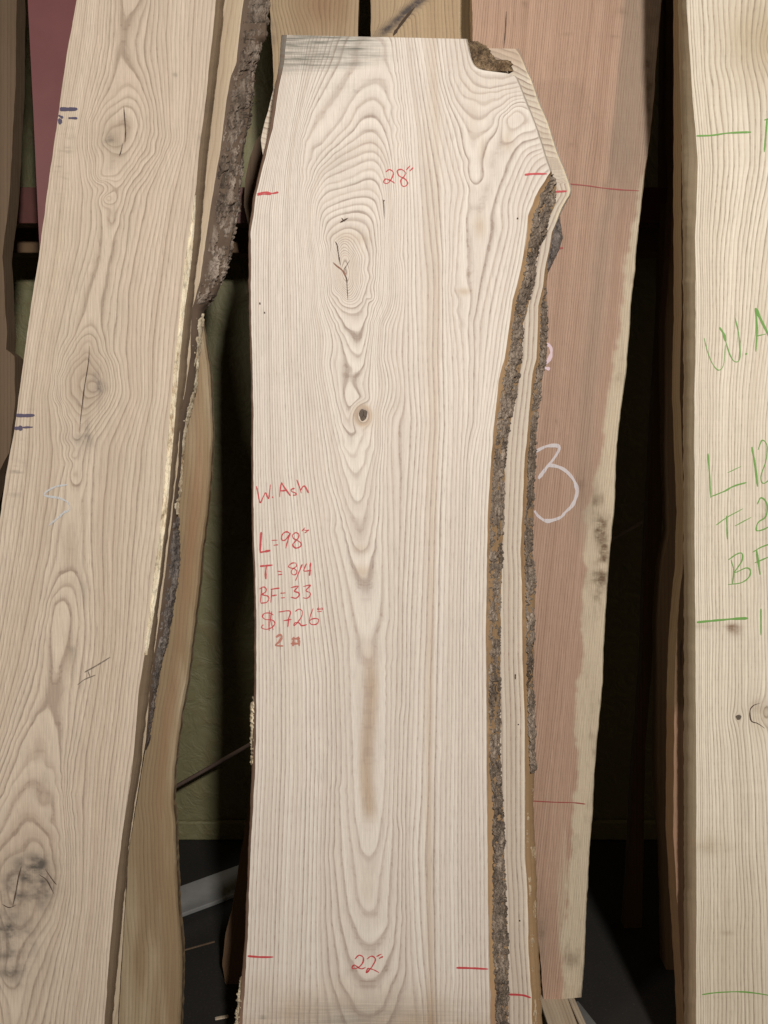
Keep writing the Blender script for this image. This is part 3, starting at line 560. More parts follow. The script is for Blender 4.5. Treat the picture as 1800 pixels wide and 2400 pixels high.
B = Slab('ash_plank', 'ash plank without writing standing directly behind the front ash plank, same slanted corner', PB, SLft, SR, top=114, ring=ringB, step=4.0, cstep=7.0, face=M_ash2, side=M_cambium, rpale=lambda y: 1.25 * (y < 520), rout=SO, tint=lambda x, y: 0.5 * np.clip((1280 - x) / 60, 0, 1) * np.clip((180 - y) / 40, 0, 1), tilt=lambda X: (X - 1211) * 0.012)
B.bark('bark', [(1234, 669 + 0), ] and [(1278, 672), (1269, 717), (1266, 777), (1265, 840), (1254, 887), (1247, 950), (1243, 1001), (1238, 1085), (1233, 1200), (1230, 1284), (1233, 1411), (1234, 1537), (1237, 1664), (1243, 1800)], SO, 670, 1812, M_bark, seed=11, amp=0.005, sz=(6.5, 24), bulge=0.0035, cols=24, step=2.2, label='broken grey bark strip ending two thirds of the way down')
B.bark('bark', [(1309, 500), (1296, 545), (1289, 589), (1279, 633), (1279, 645)], [(1311, 500), (1315, 532), (1319, 556), (1311, 585), (1294, 618), (1282, 645)], 503, 643, M_burl, seed=13, amp=0.002, sz=(60, 90), cols=24, step=1.8, rag=0.3, bulge=0.012, label='black weathered bulge on the right edge below the corner')
M_torn = barkmat('torn_tan_fibre', (0.22, 0.13, 0.065), (0.44, 0.31, 0.185), (0.70, 0.58, 0.40), 0.2, 12.0, (110, 110, 14))
B.bark('sapwood_edge', [(x + 2, y) for x, y in SR], [(x - 1, y) for x, y in SO], 1822, 2530, M_torn, seed=17, amp=0.0022, sz=(5, 70), cols=14, step=2.6, bulge=0.002, rag=0.7, label='torn tan fibres where the bark is missing')
B.stroke('measuring_mark', [[(1340, 1615), (1445, 1608)]], 4.2, M_red, None, sc=0.2411, off=(980, 60)); B.stroke('measuring_mark', [[(1522, 1258), (1600, 1262), (1646, 1277)]], 4.2, M_red, None, sc=0.4219, off=(550, 1800))
B.stroke('crack', [dict(w=2.4, p=[(1208, 1580), (1208, 1592)])], 2, M_crack, None); disc(B, 'worm_hole', 1218, 2158, 1.9, 2.2, M_crack); disc(B, 'worm_hole', 1215, 1698, 1.5, 1.8, M_crack)

# ------------------------------------------------------------------ the pink slab
PP = Plane(1.825, 7.5, 0.3, 0.045)
PR = [(1549, 0), (1543, 84), (1535, 169), (1534, 211), (1524, 321), (1511, 401), (1501, 477), (1488, 600), (1487, 630), (1478, 693), (1473, 769), (1465, 874), (1456, 937), (1444, 1043), (1437, 1200), (1429, 1276), (1421, 1369), (1414, 1495), (1410, 1601), (1400, 1706), (1391, 1810), (1387, 1905), (1378, 2011), (1372, 2137), (1368, 2243), (1362, 2342)]
PSAP = [(1463, 0), (1450, 169), (1433, 316), (1421, 464), (1415, 600)]
PPALE = [(1552, 300), (1518, 380), (1490, 480), (1478, 560), (1467, 642), (1450, 769), (1433, 874), (1421, 980), (1395, 1127), (1372, 1200), (1370, 1369), (1364, 1495), (1355, 1622), (1349, 1706), (1351, 1800), (1345, 1884), (1336, 2011), (1330, 2095), (1319, 2222), (1319, 2340)]
def paleP(x, y):
    e = lin(PPALE, y) + 5 * fbm(x * .02, y * .03, 3, 4) * 3
    m = 0.5 + 0.5 * np.tanh((x - e) / 4)
    str_ = 0.6 * np.clip((y - 1850) / 200, 0, 1) * np.clip(fbm(x * .12, y * .006, 22, 3) * 3 - .1, 0, 1) * np.clip((x - 1285) / 30, 0, 1)
    return np.clip(m * 0.95 + str_, 0, 1)
def tintP(x, y):
    e = lin(PSAP, np.minimum(y, 600)); m = (0.5 + 0.5 * np.tanh((x - e) / 5)) * np.clip((520 - y) / 160, 0, 1)
    m2 = 0.55 * np.exp(-((x - lin([(1412, 600), (1380, 900), (1372, 1127), (1366, 1250)], y)) / 26) ** 2) * np.clip((y - 430) / 80, 0, 1) * np.clip((1300 - y) / 100, 0, 1)
    m3 = 0.6 * gauss(x, y, 1272, 2200, 14, 90)
    return np.clip(m + m2 + m3, 0, 1)
def stainP(x, y):
    m = 0
    for cx, cy, sx, sy, a in [(1227, 12, 7, 8, .7), (1420, 440, 7, 14, .4), (1460, 30, 20, 12, .4), (1405, 1240, 12, 45, .9), (1395, 1360, 22, 30, .75), (1412, 1290, 12, 30, .6), (1530, 20, 30, 60, .35), (1520, 170, 12, 60, .8), (1522, 260, 8, 50, .7), (1450, 880, 12, 30, .3), (1338, 340, 7, 4, .5), (1268, 2180, 10, 60, .5), (1390, 1650, 10, 40, .25), (1362, 1140, 12, 30, .3), (1325, 80, 20, 4, .25), (1441, 85, 12, 4, .4)]: m = m + a * gauss(x, y, cx, cy, sx, sy)
    e = x - lin(PPALE, y); m = m + .4 * np.clip(fbm(x * .035, y * .012, 18, 4) * 3 - .35, 0, 1) * (e > 4) * (y > 500) + .9 * np.clip(1 - np.abs(x - (1418 - (y - 1280) * .06)) / 20, 0, 1) * gauss(x * 0, y, 0, 1305, 1, 75)
    return np.clip(m * (0.8 + 1.2 * fbm(x * .06, y * .04, 15, 3)), 0, 1)
def ringP(x, y):
    xs = x + (y - 600) * 0.105
    t = np.clip((1240 - x) / 120, 0, 1) * np.clip((330 - y) / 250, 0, 1)
    return xs / 5.6 * (1 - 0.0 * t) + 0.8 * fbm(x * .02, y * .003, 8, 3) - t * 3.0 + 5 * t * fbm(x * .012, y * .006, 77, 2)
P = Slab('pink_plank', 'reddish pink plank with pale live edge and a large white chalk figure 3', PP, [(1107, 0), (1109, 130), (1140, 1000), (1180, 1700), (1180, 2000), (1262, 2200), (1275, 2350)], PR, bottom=2346, ring=ringP, tint=tintP, pale=paleP, stain=stainP, face=M_pink, side=M_top, cstep=4.5, step=4.0,
         rout=[(x - 3, y) for x, y in PR], bottom_tilt=lambda X: -(X - 1275) * 0.1, thick=0.05)
c6 = dict(sc=0.4219, off=(1100, 600))
P.stroke('chalk_mark', [[(340, 1105), (370, 1085), (430, 1057), (497, 1058), (480, 1110), (425, 1180), (383, 1238)], [(415, 1205), (440, 1165), (510, 1178), (570, 1230), (598, 1305), (575, 1380), (535, 1422), (500, 1455), (430, 1472), (385, 1447), (362, 1415)]], 6.5, M_chalk, 'large white chalk figure 3', d=-0.0012, **c6)
P.stroke('chalk_mark', [[(425, 485), (450, 505), (455, 540), (440, 580), (412, 605)], [(412, 620), (448, 628)]], 6.5, M_chalkpink, 'pinkish chalk figure half hidden by bark', d=-0.0012, **c6)
P.stroke('measuring_mark', [[(540, 1020), (650, 1030), (750, 1045), (850, 1054), (945, 1060)]], 2.4, M_redline, 'thin faded red line', d=-0.0012, sc=0.4219, off=(1100, 0)); P.stroke('measuring_mark', [[(500, 1380), (522, 1376)]], 4, M_redline, None, d=-0.0012, sc=0.4219, off=(1100, 0))
P.stroke('measuring_mark', [[(340, 183), (480, 190), (570, 192), (645, 200)]], 2.2, M_redline, 'thin faded red line', d=-0.0012, sc=0.4219, off=(1100, 1800))
P.stroke('crack', [dict(w=1.8, p=[(205, 60), (200, 170), (190, 275)])], 2, M_crack, None, d=-0.0012, sc=0.4219, off=(1100, 0), taper=True)

# ------------------------------------------------------------------ two brown slabs above and behind
PT = Plane(1.95, 6.8, -0.1)
def ringT(x, y): return x / 9.0 + 1.2 * fbm(x * .01, y * .008, 19, 3) + 2.0 * gauss(x, y, 700, 10, 60, 40)
T1 = Slab('brown_plank', 'clean light brown plank standing behind the top left of the front ash plank', PT, [(626, -200), (628, 0), (634, 42), (639, 127), (641, 211), (648, 400), (650, 2400)], [(846, -200), (841, 0), (839, 80), (835, 300), (835, 2400)], ring=ringT, face=M_top, side=M_brown, stain=lambda x, y: .6 * np.clip(1 - (x - lin([(628, 0), (641, 211)], y)) / 25, 0, 1) * (0.3 + fbm(x * .05, y * .03, 3, 3)) , tint=lambda x, y: .7 * gauss(x, y, 760, 10, 60, 60), step=8, cstep=8)
PT2 = Plane(1.965, 6.8, 0.03)
def crT(x, y):  # distance to a slanting dark knot streak
    return np.exp(-((x - (985 - (y) * 1.15)) / 16) ** 2)
T2 = Slab('brown_plank', 'light brown plank with dark slanting knot streak, above the front ash plank', PT2, [(866, -200), (868, 0), (870, 80), (880, 2400)], [(1200, -200), (1200, 80), (1180, 2400)], ring=lambda x, y: ringT(x, y) + 3 * crT(x, y), face=M_top, side=M_brown, stain=lambda x, y: np.clip(crT(x, y) * 1.0 * np.clip((120 - y) / 60, 0, 1), 0, 1), step=8, cstep=7)
T2.stroke('crack', [dict(w=6, p=[(1000, 40), (950, 100), (905, 160), (880, 198)])], 5, M_crack, None, sc=0.4219, off=(550, 0), taper=True)

# ------------------------------------------------------------------ left group: oak slab in front
PL = Plane(1.545, 8.0, -0.5)
LL = [(240, -400), (175, 30), (156, 127), (139, 253), (118, 401), (91, 600), (72, 718), (51, 874), (32, 1022), (15, 1106), (2, 1200), (-36, 1450), (-120, 2000), (-180, 2400), (-200, 2550)]
LR = [(540, -400), (506, 0), (496, 108), (488, 181), (483, 231), (470, 325), (459, 445), (450, 506), (434, 614), (420, 759), (410, 850), (396, 1010), (380, 1200), (359, 1369), (338, 1538), (325, 1622), (310, 1800), (304, 1842), (291, 1927), (274, 2053), (262, 2180), (251, 2306), (245, 2400), (234, 2560)]
LO = [(560, -400), (525, 0), (516, 108), (505, 200), (494, 289), (483, 398), (476, 470), (467, 578), (460, 620), (449, 727), (433, 895), (422, 1001), (399, 1200), (386, 1305), (371, 1411), (359, 1538), (338, 1706), (329, 1800), (314, 1884), (300, 1990), (287, 2138), (274, 2264), (262, 2390), (250, 2560)]
AX = [(310, -300), (292, 0), (280, 200), (272, 310), (262, 460), (240, 600), (208, 880), (172, 1106), (160, 1250), (156, 1377), (118, 1626), (96, 1770), (90, 1850), (82, 1930), (60, 2080), (40, 2400), (30, 2560)]
NC = [(9.5, -300), (9.0, 0), (9.4, 100), (8.4, 200), (6.5, 310), (8.4, 450), (9.3, 600), (8.2, 760), (6.3, 890), (8.3, 1080), (9.4, 1240), (9.0, 1377), (8.0, 1626), (7.0, 1770), (6.0, 1845), (5.0, 1925), (4.0, 1980), (2.5, 2090), (4.5, 2330), (6.0, 2560)]
from itertools import product
GL = []
def gl(v, *p): GL.append((v, list(p)))
L9R = [(372, -400), (366, -200), (359, 0), (354, 84), (352, 127), (363, 190), (375, 253), (380, 316), (371, 359), (337, 413), (304, 460), (291, 506), (281, 590), (268, 642), (256, 705), (249, 769), (258, 832), (272, 880), (270, 935), (243, 985), (215, 1030), (209, 1070), (200, 1150), (196, 1200), (197, 1305), (207, 1390), (207, 1474), (200, 1600), (182, 1700), (166, 1780), (160, 1863), (168, 1969), (171, 2095), (158, 2180), (141, 2264), (124, 2348), (112, 2420), (100, 2560)]
L9L = [(262, -400), (258, -200), (256, 0), (250, 105), (238, 169), (217, 236), (202, 295), (200, 338), (209, 392), (226, 464), (228, 527), (214, 600), (190, 684), (168, 790), (144, 832), (133, 895), (140, 950), (152, 1010), (160, 1080), (150, 1180), (135, 1300), (108, 1400), (92, 1480), (76, 1560), (52, 1640), (26, 1720), (-5, 1800), (-40, 1900), (-60, 2050), (-50, 2250), (-20, 2420), (0, 2560)]
gl(9, *L9R); gl(9, *L9L)
yy = np.arange(-390, 2560, 120.0)
for fr_, nv_ in ((0.25, 12.2), (0.55, 16.5), (1.0, 23.0)):
    gl(nv_, *[(float(a_ + (b_ - a_) * fr_), float(c_)) for a_, b_, c_ in zip(lin(L9R, yy), lin(LR, yy), yy)])
for fr_, nv_ in ((0.3, 12.5), (0.6, 17.0), (1.0, 23.0)):
    gl(nv_, *[(float(a_ + (b_ - a_) * fr_), float(c_)) for a_, b_, c_ in zip(lin(L9L, yy), np.minimum(lin(LL, yy), lin(L9L, yy) - 30), yy)])
gl(7, (274, -200), (274, 0), (270, 84), (262, 148), (249, 198), (228, 245), (213, 283), (211, 329), (219, 375), (240, 426), (257, 485), (266, 517), (274, 494), (291, 439), (329, 380), (354, 333), (359, 287), (352, 228), (338, 181), (323, 148), (316, 97), (327, 42), (342, 0), (350, -200))
gl(5, (295, 207), (321, 219), (338, 249), (344, 291), (338, 333), (312, 380), (278, 422), (251, 462), (238, 420), (232, 380), (221, 338), (224, 291), (240, 257), (270, 228), (295, 207))
gl(3, (291, 253), (316, 270), (325, 295), (316, 329), (291, 359), (270, 362), (249, 346), (243, 312), (257, 278), (291, 253)); gl(1.2, (257, 326), (259, 332)); gl(2.0, (292, 300), (293, 320)); gl(6.2, (292, 120), (290, 0), (296, -200))
gl(7, (172, 1112), (181, 1072), (202, 1018), (236, 968), (258, 929), (262, 887), (250, 840), (236, 805), (222, 775)); gl(7, (172, 1112), (160, 1030), (152, 975), (140, 935), (138, 890), (152, 845), (176, 800), (198, 770), (212, 765))
gl(5, (207, 800), (222, 832), (248, 878), (250, 921), (228, 960), (202, 985), (186, 1012), (170, 975), (150, 937), (147, 895), (160, 862), (184, 832), (207, 800)); gl(3, (203, 838), (222, 868), (236, 900), (224, 938), (202, 958), (180, 938), (168, 900), (180, 862), (203, 838)); gl(1.4, (230, 900), (233, 910)); gl(2, (196, 880), (192, 920))
gl(8.5, (171, 1180), (166, 1250), (160, 1320))
gl(7, (38, 1740), (66, 1690), (89, 1618), (101, 1559), (110, 1474), (122, 1411), (154, 1377), (177, 1411), (181, 1453), (175, 1516), (166, 1580), (160, 1664), (156, 1727), (150, 1800), (155, 1900), (160, 2000), (158, 2080), (146, 2160), (112, 2264), (88, 2327), (72, 2400), (60, 2560))
gl(6, (10, 1860), (38, 1790), (59, 1735), (84, 1677), (118, 1626), (130, 1664), (135, 1727), (146, 1820), (150, 1900)); gl(5, (0, 1910), (30, 1845), (63, 1796), (91, 1772), (114, 1791), (131, 1834), (141, 1884), (148, 1960), (150, 2040), (140, 2100), (127, 2159), (93, 2222), (63, 2285), (46, 2348), (30, 2450))
gl(4, (-10, 1980), (25, 1920), (55, 1864), (82, 1838), (105, 1876), (122, 1927), (136, 1980), (140, 2040)); gl(3, (-10, 2020), (17, 1979), (46, 1946), (76, 1924), (97, 1943), (116, 1981), (128, 2040), (120, 2100), (101, 2146), (67, 2195), (42, 2230), (20, 2280)); gl(2.1, (10, 2020), (50, 1985), (76, 1966), (104, 1992), (112, 2050), (98, 2100)); gl(0.8, (45, 2060), (40, 2110)); gl(1.6, (72, 2040), (60, 2150))
fL = tps(GL, 3e-5, 30)
def ringL(x, y): return np.abs(fL(x, y)) + 0.45 * fbm(x * .02, y * .006, 51, 3) + 7
def stL(x, y):
    m = 0
    for cx, cy, sx, sy, a in [(255, 328, 11, 12, .75), (262, 345, 22, 30, .25), (232, 905, 17, 27, .75), (228, 870, 12, 18, .35), (200, 1045, 14, 20, .5), (190, 1030, 26, 14, .3), (205, 1000, 8, 30, .35),
                              (80, 2030, 45, 26, .85), (50, 2085, 60, 45, .8), (105, 2080, 22, 40, .6), (20, 2190, 60, 45, .7), (10, 2270, 60, 40, .55), (468, 325, 3, 10, .6), (410, 175, 5, 5, .5), (403, 236, 4, 4, .4), (480, 240, 3, 20, .5), (170, 1530, 10, 40, .25), (195, 1365, 10, 30, .15)]: m = m + a * gauss(x, y, cx, cy, sx, sy)
    e = x - lin(LL, y)
    m = m + 0.55 * np.clip((fbm(x * .03, y * .22, 61, 3) - 0.05) * 3, 0, 1) * np.clip(1 - np.abs(e - 26) / 26, 0, 1) * (gauss(x * 0, y, 0, 340, 1, 70) + .5 * gauss(x * 0, y, 0, 430, 1, 40) + .8 * gauss(x * 0, y, 0, 1110, 1, 90) + .5 * gauss(x * 0, y, 0, 980, 1, 30))
    return np.clip(m * (0.75 + 1.1 * fbm(x * .05, y * .05, 16, 4)), 0, 1)
def tiL(x, y):
    m = .45 * gauss(x, y, 265, 320, 40, 50) + .35 * gauss(x, y, 205, 880, 40, 110) + .4 * gauss(x, y, 162, 1530, 10, 50) + .3 * gauss(x, y, 60, 2080, 90, 80) + .25 * gauss(x, y, 165, 1290, 25, 60)
    return np.clip(m, 0, 1)
def paL(x, y):
    e = x - lin(LL, y)
    return np.clip(.55 * np.clip(1 - np.abs(e - 45) / 28, 0, 1) * np.clip(.5 + fbm(x * .02, y * .1, 71, 3) * 1.6, 0, 1) * gauss(x * 0, y, 0, 720, 1, 260) + .3 * gauss(x, y, 80, 2110, 18, 10), 0, 1)
Ls = Slab('oak_plank', 'wide beige oak plank at the left with three grey knots and a faint chalk 5', PL, LL, LR, ring=ringL, tint=tiL, stain=stL, pale=paL, face=M_left, side=M_leftside, rout=LO, step=4.0, cstep=4.6, rd=0.046, thick=0.052, ej=0.6)
Ls.bark('sapwood_edge', [(457, 450), (449, 506), (433, 614), (419, 759), (409, 850), (395, 1010), (379, 1200), (358, 1369), (337, 1538)], [(460, 450), (458, 506), (449, 614), (434, 720), (421, 850), (408, 1010), (392, 1200), (372, 1369), (345, 1538)], 450, 1536, M_flake, seed=31, amp=0.0008, cols=8, step=3, di=-0.0008, do=0.004, bulge=0.001, rag=0.15, sz=(8, 60), label='bright cream sliver of sapwood along the right corner')
Ls.stroke('chalk_mark', [[(372, 1270), (300, 1285), (245, 1328), (330, 1345), (378, 1372), (384, 1410), (355, 1425), (320, 1457), (270, 1497)]], 3.6, M_chalkblue, 'faint pale blue chalk figure 5', sc=0.4219, off=(0, 600))
Ls.stroke('ink_mark', [dict(w=8, p=[(332, 606), (380, 606), (430, 605)]), dict(w=5, p=[(325, 640), (350, 655)]), dict(w=12, p=[(322, 675), (345, 672)]), dict(w=4, p=[(380, 655), (430, 657)])], 5, M_purple, 'blue-black marks on the upper left edge', sc=0.4219, off=(0, 0))
Ls.stroke('ink_mark', [dict(w=7, p=[(90, 885), (140, 886), (192, 884)]), dict(w=9, p=[(80, 957), (125, 955)]), dict(w=4, p=[(125, 952), (182, 950)])], 5, M_purple, 'blue-black marks on the middle left edge', sc=0.4219, off=(0, 600))
Ls.stroke('ink_mark', [dict(w=2.6, p=[(470, 890), (540, 850), (612, 806)]), dict(w=2, p=[(430, 960), (470, 930), (530, 905)]), dict(w=2, p=[(490, 885), (500, 920)])], 2.5, M_scuff, 'grey scuffed pencil strokes', sc=0.4219, off=(0, 1200))
Ls.stroke('crack', [dict(w=2.2, p=[(687, 590), (692, 650), (697, 720), (695, 790)]), dict(w=1.8, p=[(682, 795), (672, 840), (662, 868)])], 3, M_crack, 'dark curved crack in the upper knot', sc=0.4219, off=(0, 0), taper=True)
Ls.stroke('crack', [dict(w=2.0, p=[(497, 500), (490, 600), (470, 720), (460, 800), (448, 900), (440, 985)])], 3, M_crack, 'long dark crack in the middle knot', sc=0.4219, off=(0, 600), taper=True)
Ls.stroke('crack', [dict(w=2.6, p=[(118, 545), (100, 620), (90, 680), (70, 770)]), dict(w=2, p=[(215, 590), (260, 625), (300, 700)]), dict(w=2, p=[(10, 755), (50, 775), (90, 760)]), dict(w=1.6, p=[(250, 560), (290, 620), (315, 650)])], 3, M_crack, 'dark cracks in the big lower knot', sc=0.4219, off=(0, 1800), taper=True)

# second of the left group: bark edged slab
PL2 = Plane(1.62, 8.0, -0.42)
L2R = [(580, -300), (571, 0), (561, 72), (555, 145), (541, 177), (528, 253), (521, 325), (508, 398), (496, 470), (485, 542), (477, 596), (468, 660), (450, 723), (448, 781), (446, 836), (434, 916), (424, 971), (418, 1085), (404, 1200), (392, 1300), (380, 1400), (366, 1500), (352, 1600), (345, 1700), (338, 1760), (300, 2000), (270, 2500)]
L2O = [(640, -300), (629, 0), (628, 85), (615, 97), (597, 170), (590, 267), (577, 325), (568, 398), (561, 488), (546, 564), (537, 629), (510, 687), (480, 728), (475, 781), (468, 836), (462, 916), (447, 971), (439, 1005), (435, 1022), (430, 1085), (426, 1148), (418, 1200), (420, 1213), (420, 1327), (411, 1411), (394, 1495), (375, 1580), (363, 1643), (348, 1748), (340, 1770), (300, 2000), (272, 2500)]
L2 = Slab('bark_edged_plank', 'narrow strip of pale plank with thick dark bark edge, just behind the beige oak plank', PL2, [(300, -400), (250, 0), (100, 1500), (60, 2500)], L2R, ring=lambda x, y: (x + y * .14) / 12 + fbm(x * .02, y * .006, 81, 3), face=wood('yellow_pale_face', (0.66, 0.54, 0.39), (0.32, 0.22, 0.12), line=0.4, stain=(.2, .15, .07), blotch=0.2, seed=31.), side=plain('brown_inner_bark', (0.13, 0.09, 0.062), 0.85, (60, 60, 20), .4, .002), rout=[(x - 6, y) for x, y in L2O], step=5, cstep=9, rd=0.035)
L2.bark('bark', L2R, L2O, -300, 722, M_bark2, seed=41, amp=0.0065, sz=(20, 60), cols=44, step=2.2, bulge=0.008, rag=2.4, do=0.05, label='thick mottled grey brown bark on the upper edge')
L2.bark('sapwood_edge', [(x - 2, y) for x, y in L2R], [(x, y) for x, y in L2O], 735, 1205, M_flake, seed=43, amp=0.003, sz=(24, 90), cols=16, step=2.4, bulge=0.004, rag=1.2, do=0.04, label='flaking cream edge below the bark')
L2.bark('bark', [(x - 1, y) for x, y in L2R], L2O, 1212, 1752, M_burl, seed=45, amp=0.004, sz=(22, 60), cols=16, step=2.4, bulge=0.006, rag=1.5, do=0.04, label='narrow blackened strip of bark on the lower edge')
# third of the left group: smooth tan slab
PL3 = Plane(1.70, 7.4, -0.4)
L3R = [(430, -300), (440, 0), (450, 600), (470, 760), (485, 853), (491, 938), (494, 1022), (489, 1106), (481, 1200), (468, 1305), (460, 1390), (447, 1495), (435, 1601), (422, 1664), (405, 1800), (401, 1884), (407, 1935), (409, 2053), (416, 2159), (422, 2222), (422, 2306), (418, 2400), (416, 2500)]
def edge3(x, y): return lin(L3R, y) - x
L3 = Slab('tan_plank', 'smooth greenish tan plank with wavy right edge, lowest and deepest at the left', PL3, [(290, -300), (270, 0), (150, 1000), (100, 2500)], L3R, ring=lambda x, y: -edge3(x, y) / 9 + 1.5 * fbm(x * .012, y * .004, 91, 3), tint=lambda x, y: np.clip(.8 * np.exp(-((edge3(x, y) - 24) / 16) ** 2) * (0.6 + fbm(x * .01, y * .004, 7, 3)) * np.clip(1.2 - y / 2400, 0.2, 1), 0, 1), pale=lambda x, y: .35 * np.clip(fbm(x * .03, y * .004, 93, 3) * 2, 0, 1), face=M_tan, side=M_tan, step=5, cstep=6, rout=[(x + 4, y) for x, y in L3R], rd=0.02)

L3.bark('bark', [(x - 3, y) for x, y in L3R], [(x + 5, y) for x, y in L3R], 1930, 2480, M_bark2, seed=47, amp=0.002, sz=(5, 16), cols=6, step=2.6, bulge=0.001, rag=0.9, do=0.02, label='thin grey ragged bark line along the lower edge')
# far left dark plank
PF = Plane(1.80, 7.0, -0.95)
FR = [(30, -300), (38, 0), (36, 200), (24, 440), (6, 600), (12, 720), (16, 780), (14, 820), (34, 832), (35, 950), (22, 1060), (-4, 1110), (-60, 1300), (-60, 2300)]
Fs = Slab('dark_plank', 'dark brown bark edged plank cut off by the left side of the picture', PF, [(-900, -300), (-900, 2300)], FR, ring=lambda x, y: x / 8, face=M_dark, side=M_dark, step=8, cstep=12)  # left part widened out of view to keep the fill lamp off the wall
Fs.bark('bark', [(x - 8, y) for x, y in FR], FR, -300, 1100, M_bark2, seed=51, amp=0.006, sz=(14, 30), cols=10, step=4, rag=2, label='dark bark edge')

# ------------------------------------------------------------------ right group
PRt = Plane(1.545, 8.0, 0.85)
RL = [(1605, -400), (1609, 0), (1614, 90), (1620, 181), (1625, 253), (1632, 325), (1636, 391), (1634, 452), (1629, 561), (1630, 651), (1630, 800), (1627, 917), (1628, 1243), (1629, 1387), (1630, 1536), (1632, 1852), (1632, 2123), (1631, 2400), (1631, 2560)]
RLo = [(1590, -400), (1591, 0), (1594, 145), (1600, 362), (1602, 579), (1603, 800), (1604, 1500), (1605, 2400), (1606, 2560)]
def ringR(x, y):
    u = x - lin(RL, y); b = u / 9.6 + np.clip(u, 0, 34) / 13 + 0.8 * fbm(x * .01, y * .004, 55, 3)
    for cx, cy, R, k in ((1830, 105, 60, .45), (1806, 1672, 40, .6), (1731, 1681, 12, .8)):
        dx = x - cx; dy = (y - cy) * 0.75; d2 = dx * dx + dy * dy
        b = b + k * R * R / (d2 + R * R * .2) * (-dx) / 9.3 * 0.9
    q = 0.014 * (y - 600) * np.exp(-((y - 600) / 900) ** 2)
    return b + q * np.clip(u / 170, 0, 1) + 0.35 * fbm(x * .02, y * .008, 101, 3) + 0.4 * gauss(x, y, 1700, 150, 60, 30)
def stR(x, y):
    m = .9 * gauss(x, y, 1712, 1474, 9, 12) + .55 * gauss(x, y, 1700, 1468, 32, 7) + .4 * gauss(x, y, 1728, 1480, 10, 14) + .35 * gauss(x, y, 1650, 1468, 22, 8) + .5 * gauss(x, y, 1782, 1360, 5, 50) * .5 + .3 * gauss(x, y, 1780, 1660, 30, 30)
    m = m + .35 * gauss(x, y, 1706, 2187, 14, 5) + .25 * gauss(x, y, 1790, 620 + 600, 8, 60) + .25 * gauss(x, y, 1670, 1990, 40, 12)
    return np.clip(m, 0, 1)
def tiR(x, y): return np.clip(.75 * gauss(x, y, 1800, 90, 110, 120) + .25 * np.clip((y - 1900) / 300, 0, 1) + .3 * gauss(x, y, 1660, 1980, 40, 25) + .25 * gauss(x, y, 1790, 1690, 35, 40), 0, 1)
R = Slab('ash_plank', 'creamy ash plank at the right edge with green handwriting and straight lines', PRt, RL, [(2160, -400), (2160, 2560)], ring=ringR, stain=stR, tint=tiR, face=M_right, side=M_rightside, lout=RLo, ld=0.048, step=4.0, cstep=6.0, thick=0.052, ej=0.5)
for (ya, yb, k) in ((325, 452, 61), (455, 480, 62), (560, 806, 63)):
    R.bark('bark', [(x + 1, y) for x, y in RL], [(1621 if k != 63 else 1625, 300), (1620 if k != 63 else 1624, 480), (1624, 820)], ya, yb, plain('pale_inner_bark', (0.40, 0.29, 0.20), 0.8, (120, 120, 40), .3) if k == 61 else bpy.data.materials['pale_inner_bark'], seed=k, amp=0.002, sz=(7, 40), cols=8, step=2.5, sgn=-1, di=0.006, do=0.03, bulge=0.002, rag=1.2)
c7 = dict(sc=0.3617, off=(1560, 700))
R.stroke('handwriting', [dict(w=1.8, p=[(250, 255), (275, 350), (310, 430), (345, 462), (375, 430), (388, 300)]), dict(w=5, p=[(350, 185), (375, 225), (390, 275)]), dict(w=2.6, p=[(388, 270), (420, 370), (455, 410), (482, 380), (475, 240), (450, 120)]), dict(w=3.5, p=[(518, 353), (526, 362)]), dict(w=3.6, p=[(582, 60), (592, 200), (585, 342)]), dict(w=5.5, p=[(582, 60), (625, 150), (685, 270)]), dict(w=2, p=[(590, 242), (650, 228)])], 3, M_green, 'W. A in green handwriting', **c7)
R.stroke('handwriting', [dict(w=3, p=[(275, 1003), (285, 1130), (293, 1292)]), dict(w=3, p=[(293, 1282), (380, 1248), (440, 1215), (525, 1190)]), dict(w=1.6, p=[(402, 1127), (492, 1085)]), dict(w=3.6, p=[(560, 960), (580, 1080), (597, 1217)]), dict(w=2.2, p=[(600, 980), (625, 918), (657, 950), (650, 1050), (618, 1150), (635, 1197), (690, 1160)])], 3, M_green, 'L=12 in green handwriting', **c7)
R.stroke('handwriting', [dict(w=2, p=[(328, 1467), (400, 1415), (502, 1360)]), dict(w=3, p=[(395, 1405), (402, 1558)]), dict(w=2, p=[(450, 1472), (557, 1415)]), dict(w=2.6, p=[(593, 1332), (620, 1290), (657, 1330), (650, 1410), (600, 1450), (590, 1502), (640, 1492), (700, 1460)])], 3, M_green, 'T=2 in green handwriting', **c7)
R.stroke('handwriting', [[(408, 1692), (460, 1655), (495, 1650), (495, 1700), (450, 1772), (520, 1745), (550, 1760), (540, 1805), (490, 1840), (405, 1852)], [(425, 1690), (442, 1760), (435, 1847)], dict(w=4.4, p=[(590, 1630), (600, 1700), (613, 1788)]), dict(w=2.2, p=[(565, 1642), (620, 1610), (690, 1585)]), dict(w=2.2, p=[(578, 1712), (680, 1668)])], 2.6, M_green, 'BF in green handwriting', **c7)
R.stroke('measuring_mark', [[(202, 2097), (300, 2087), (420, 2076), (535, 2070)]], 4.4, M_green, None, **c7); R.stroke('measuring_mark', [[(618, 2008), (619, 2182)]], 3, M_green, None, **c7)
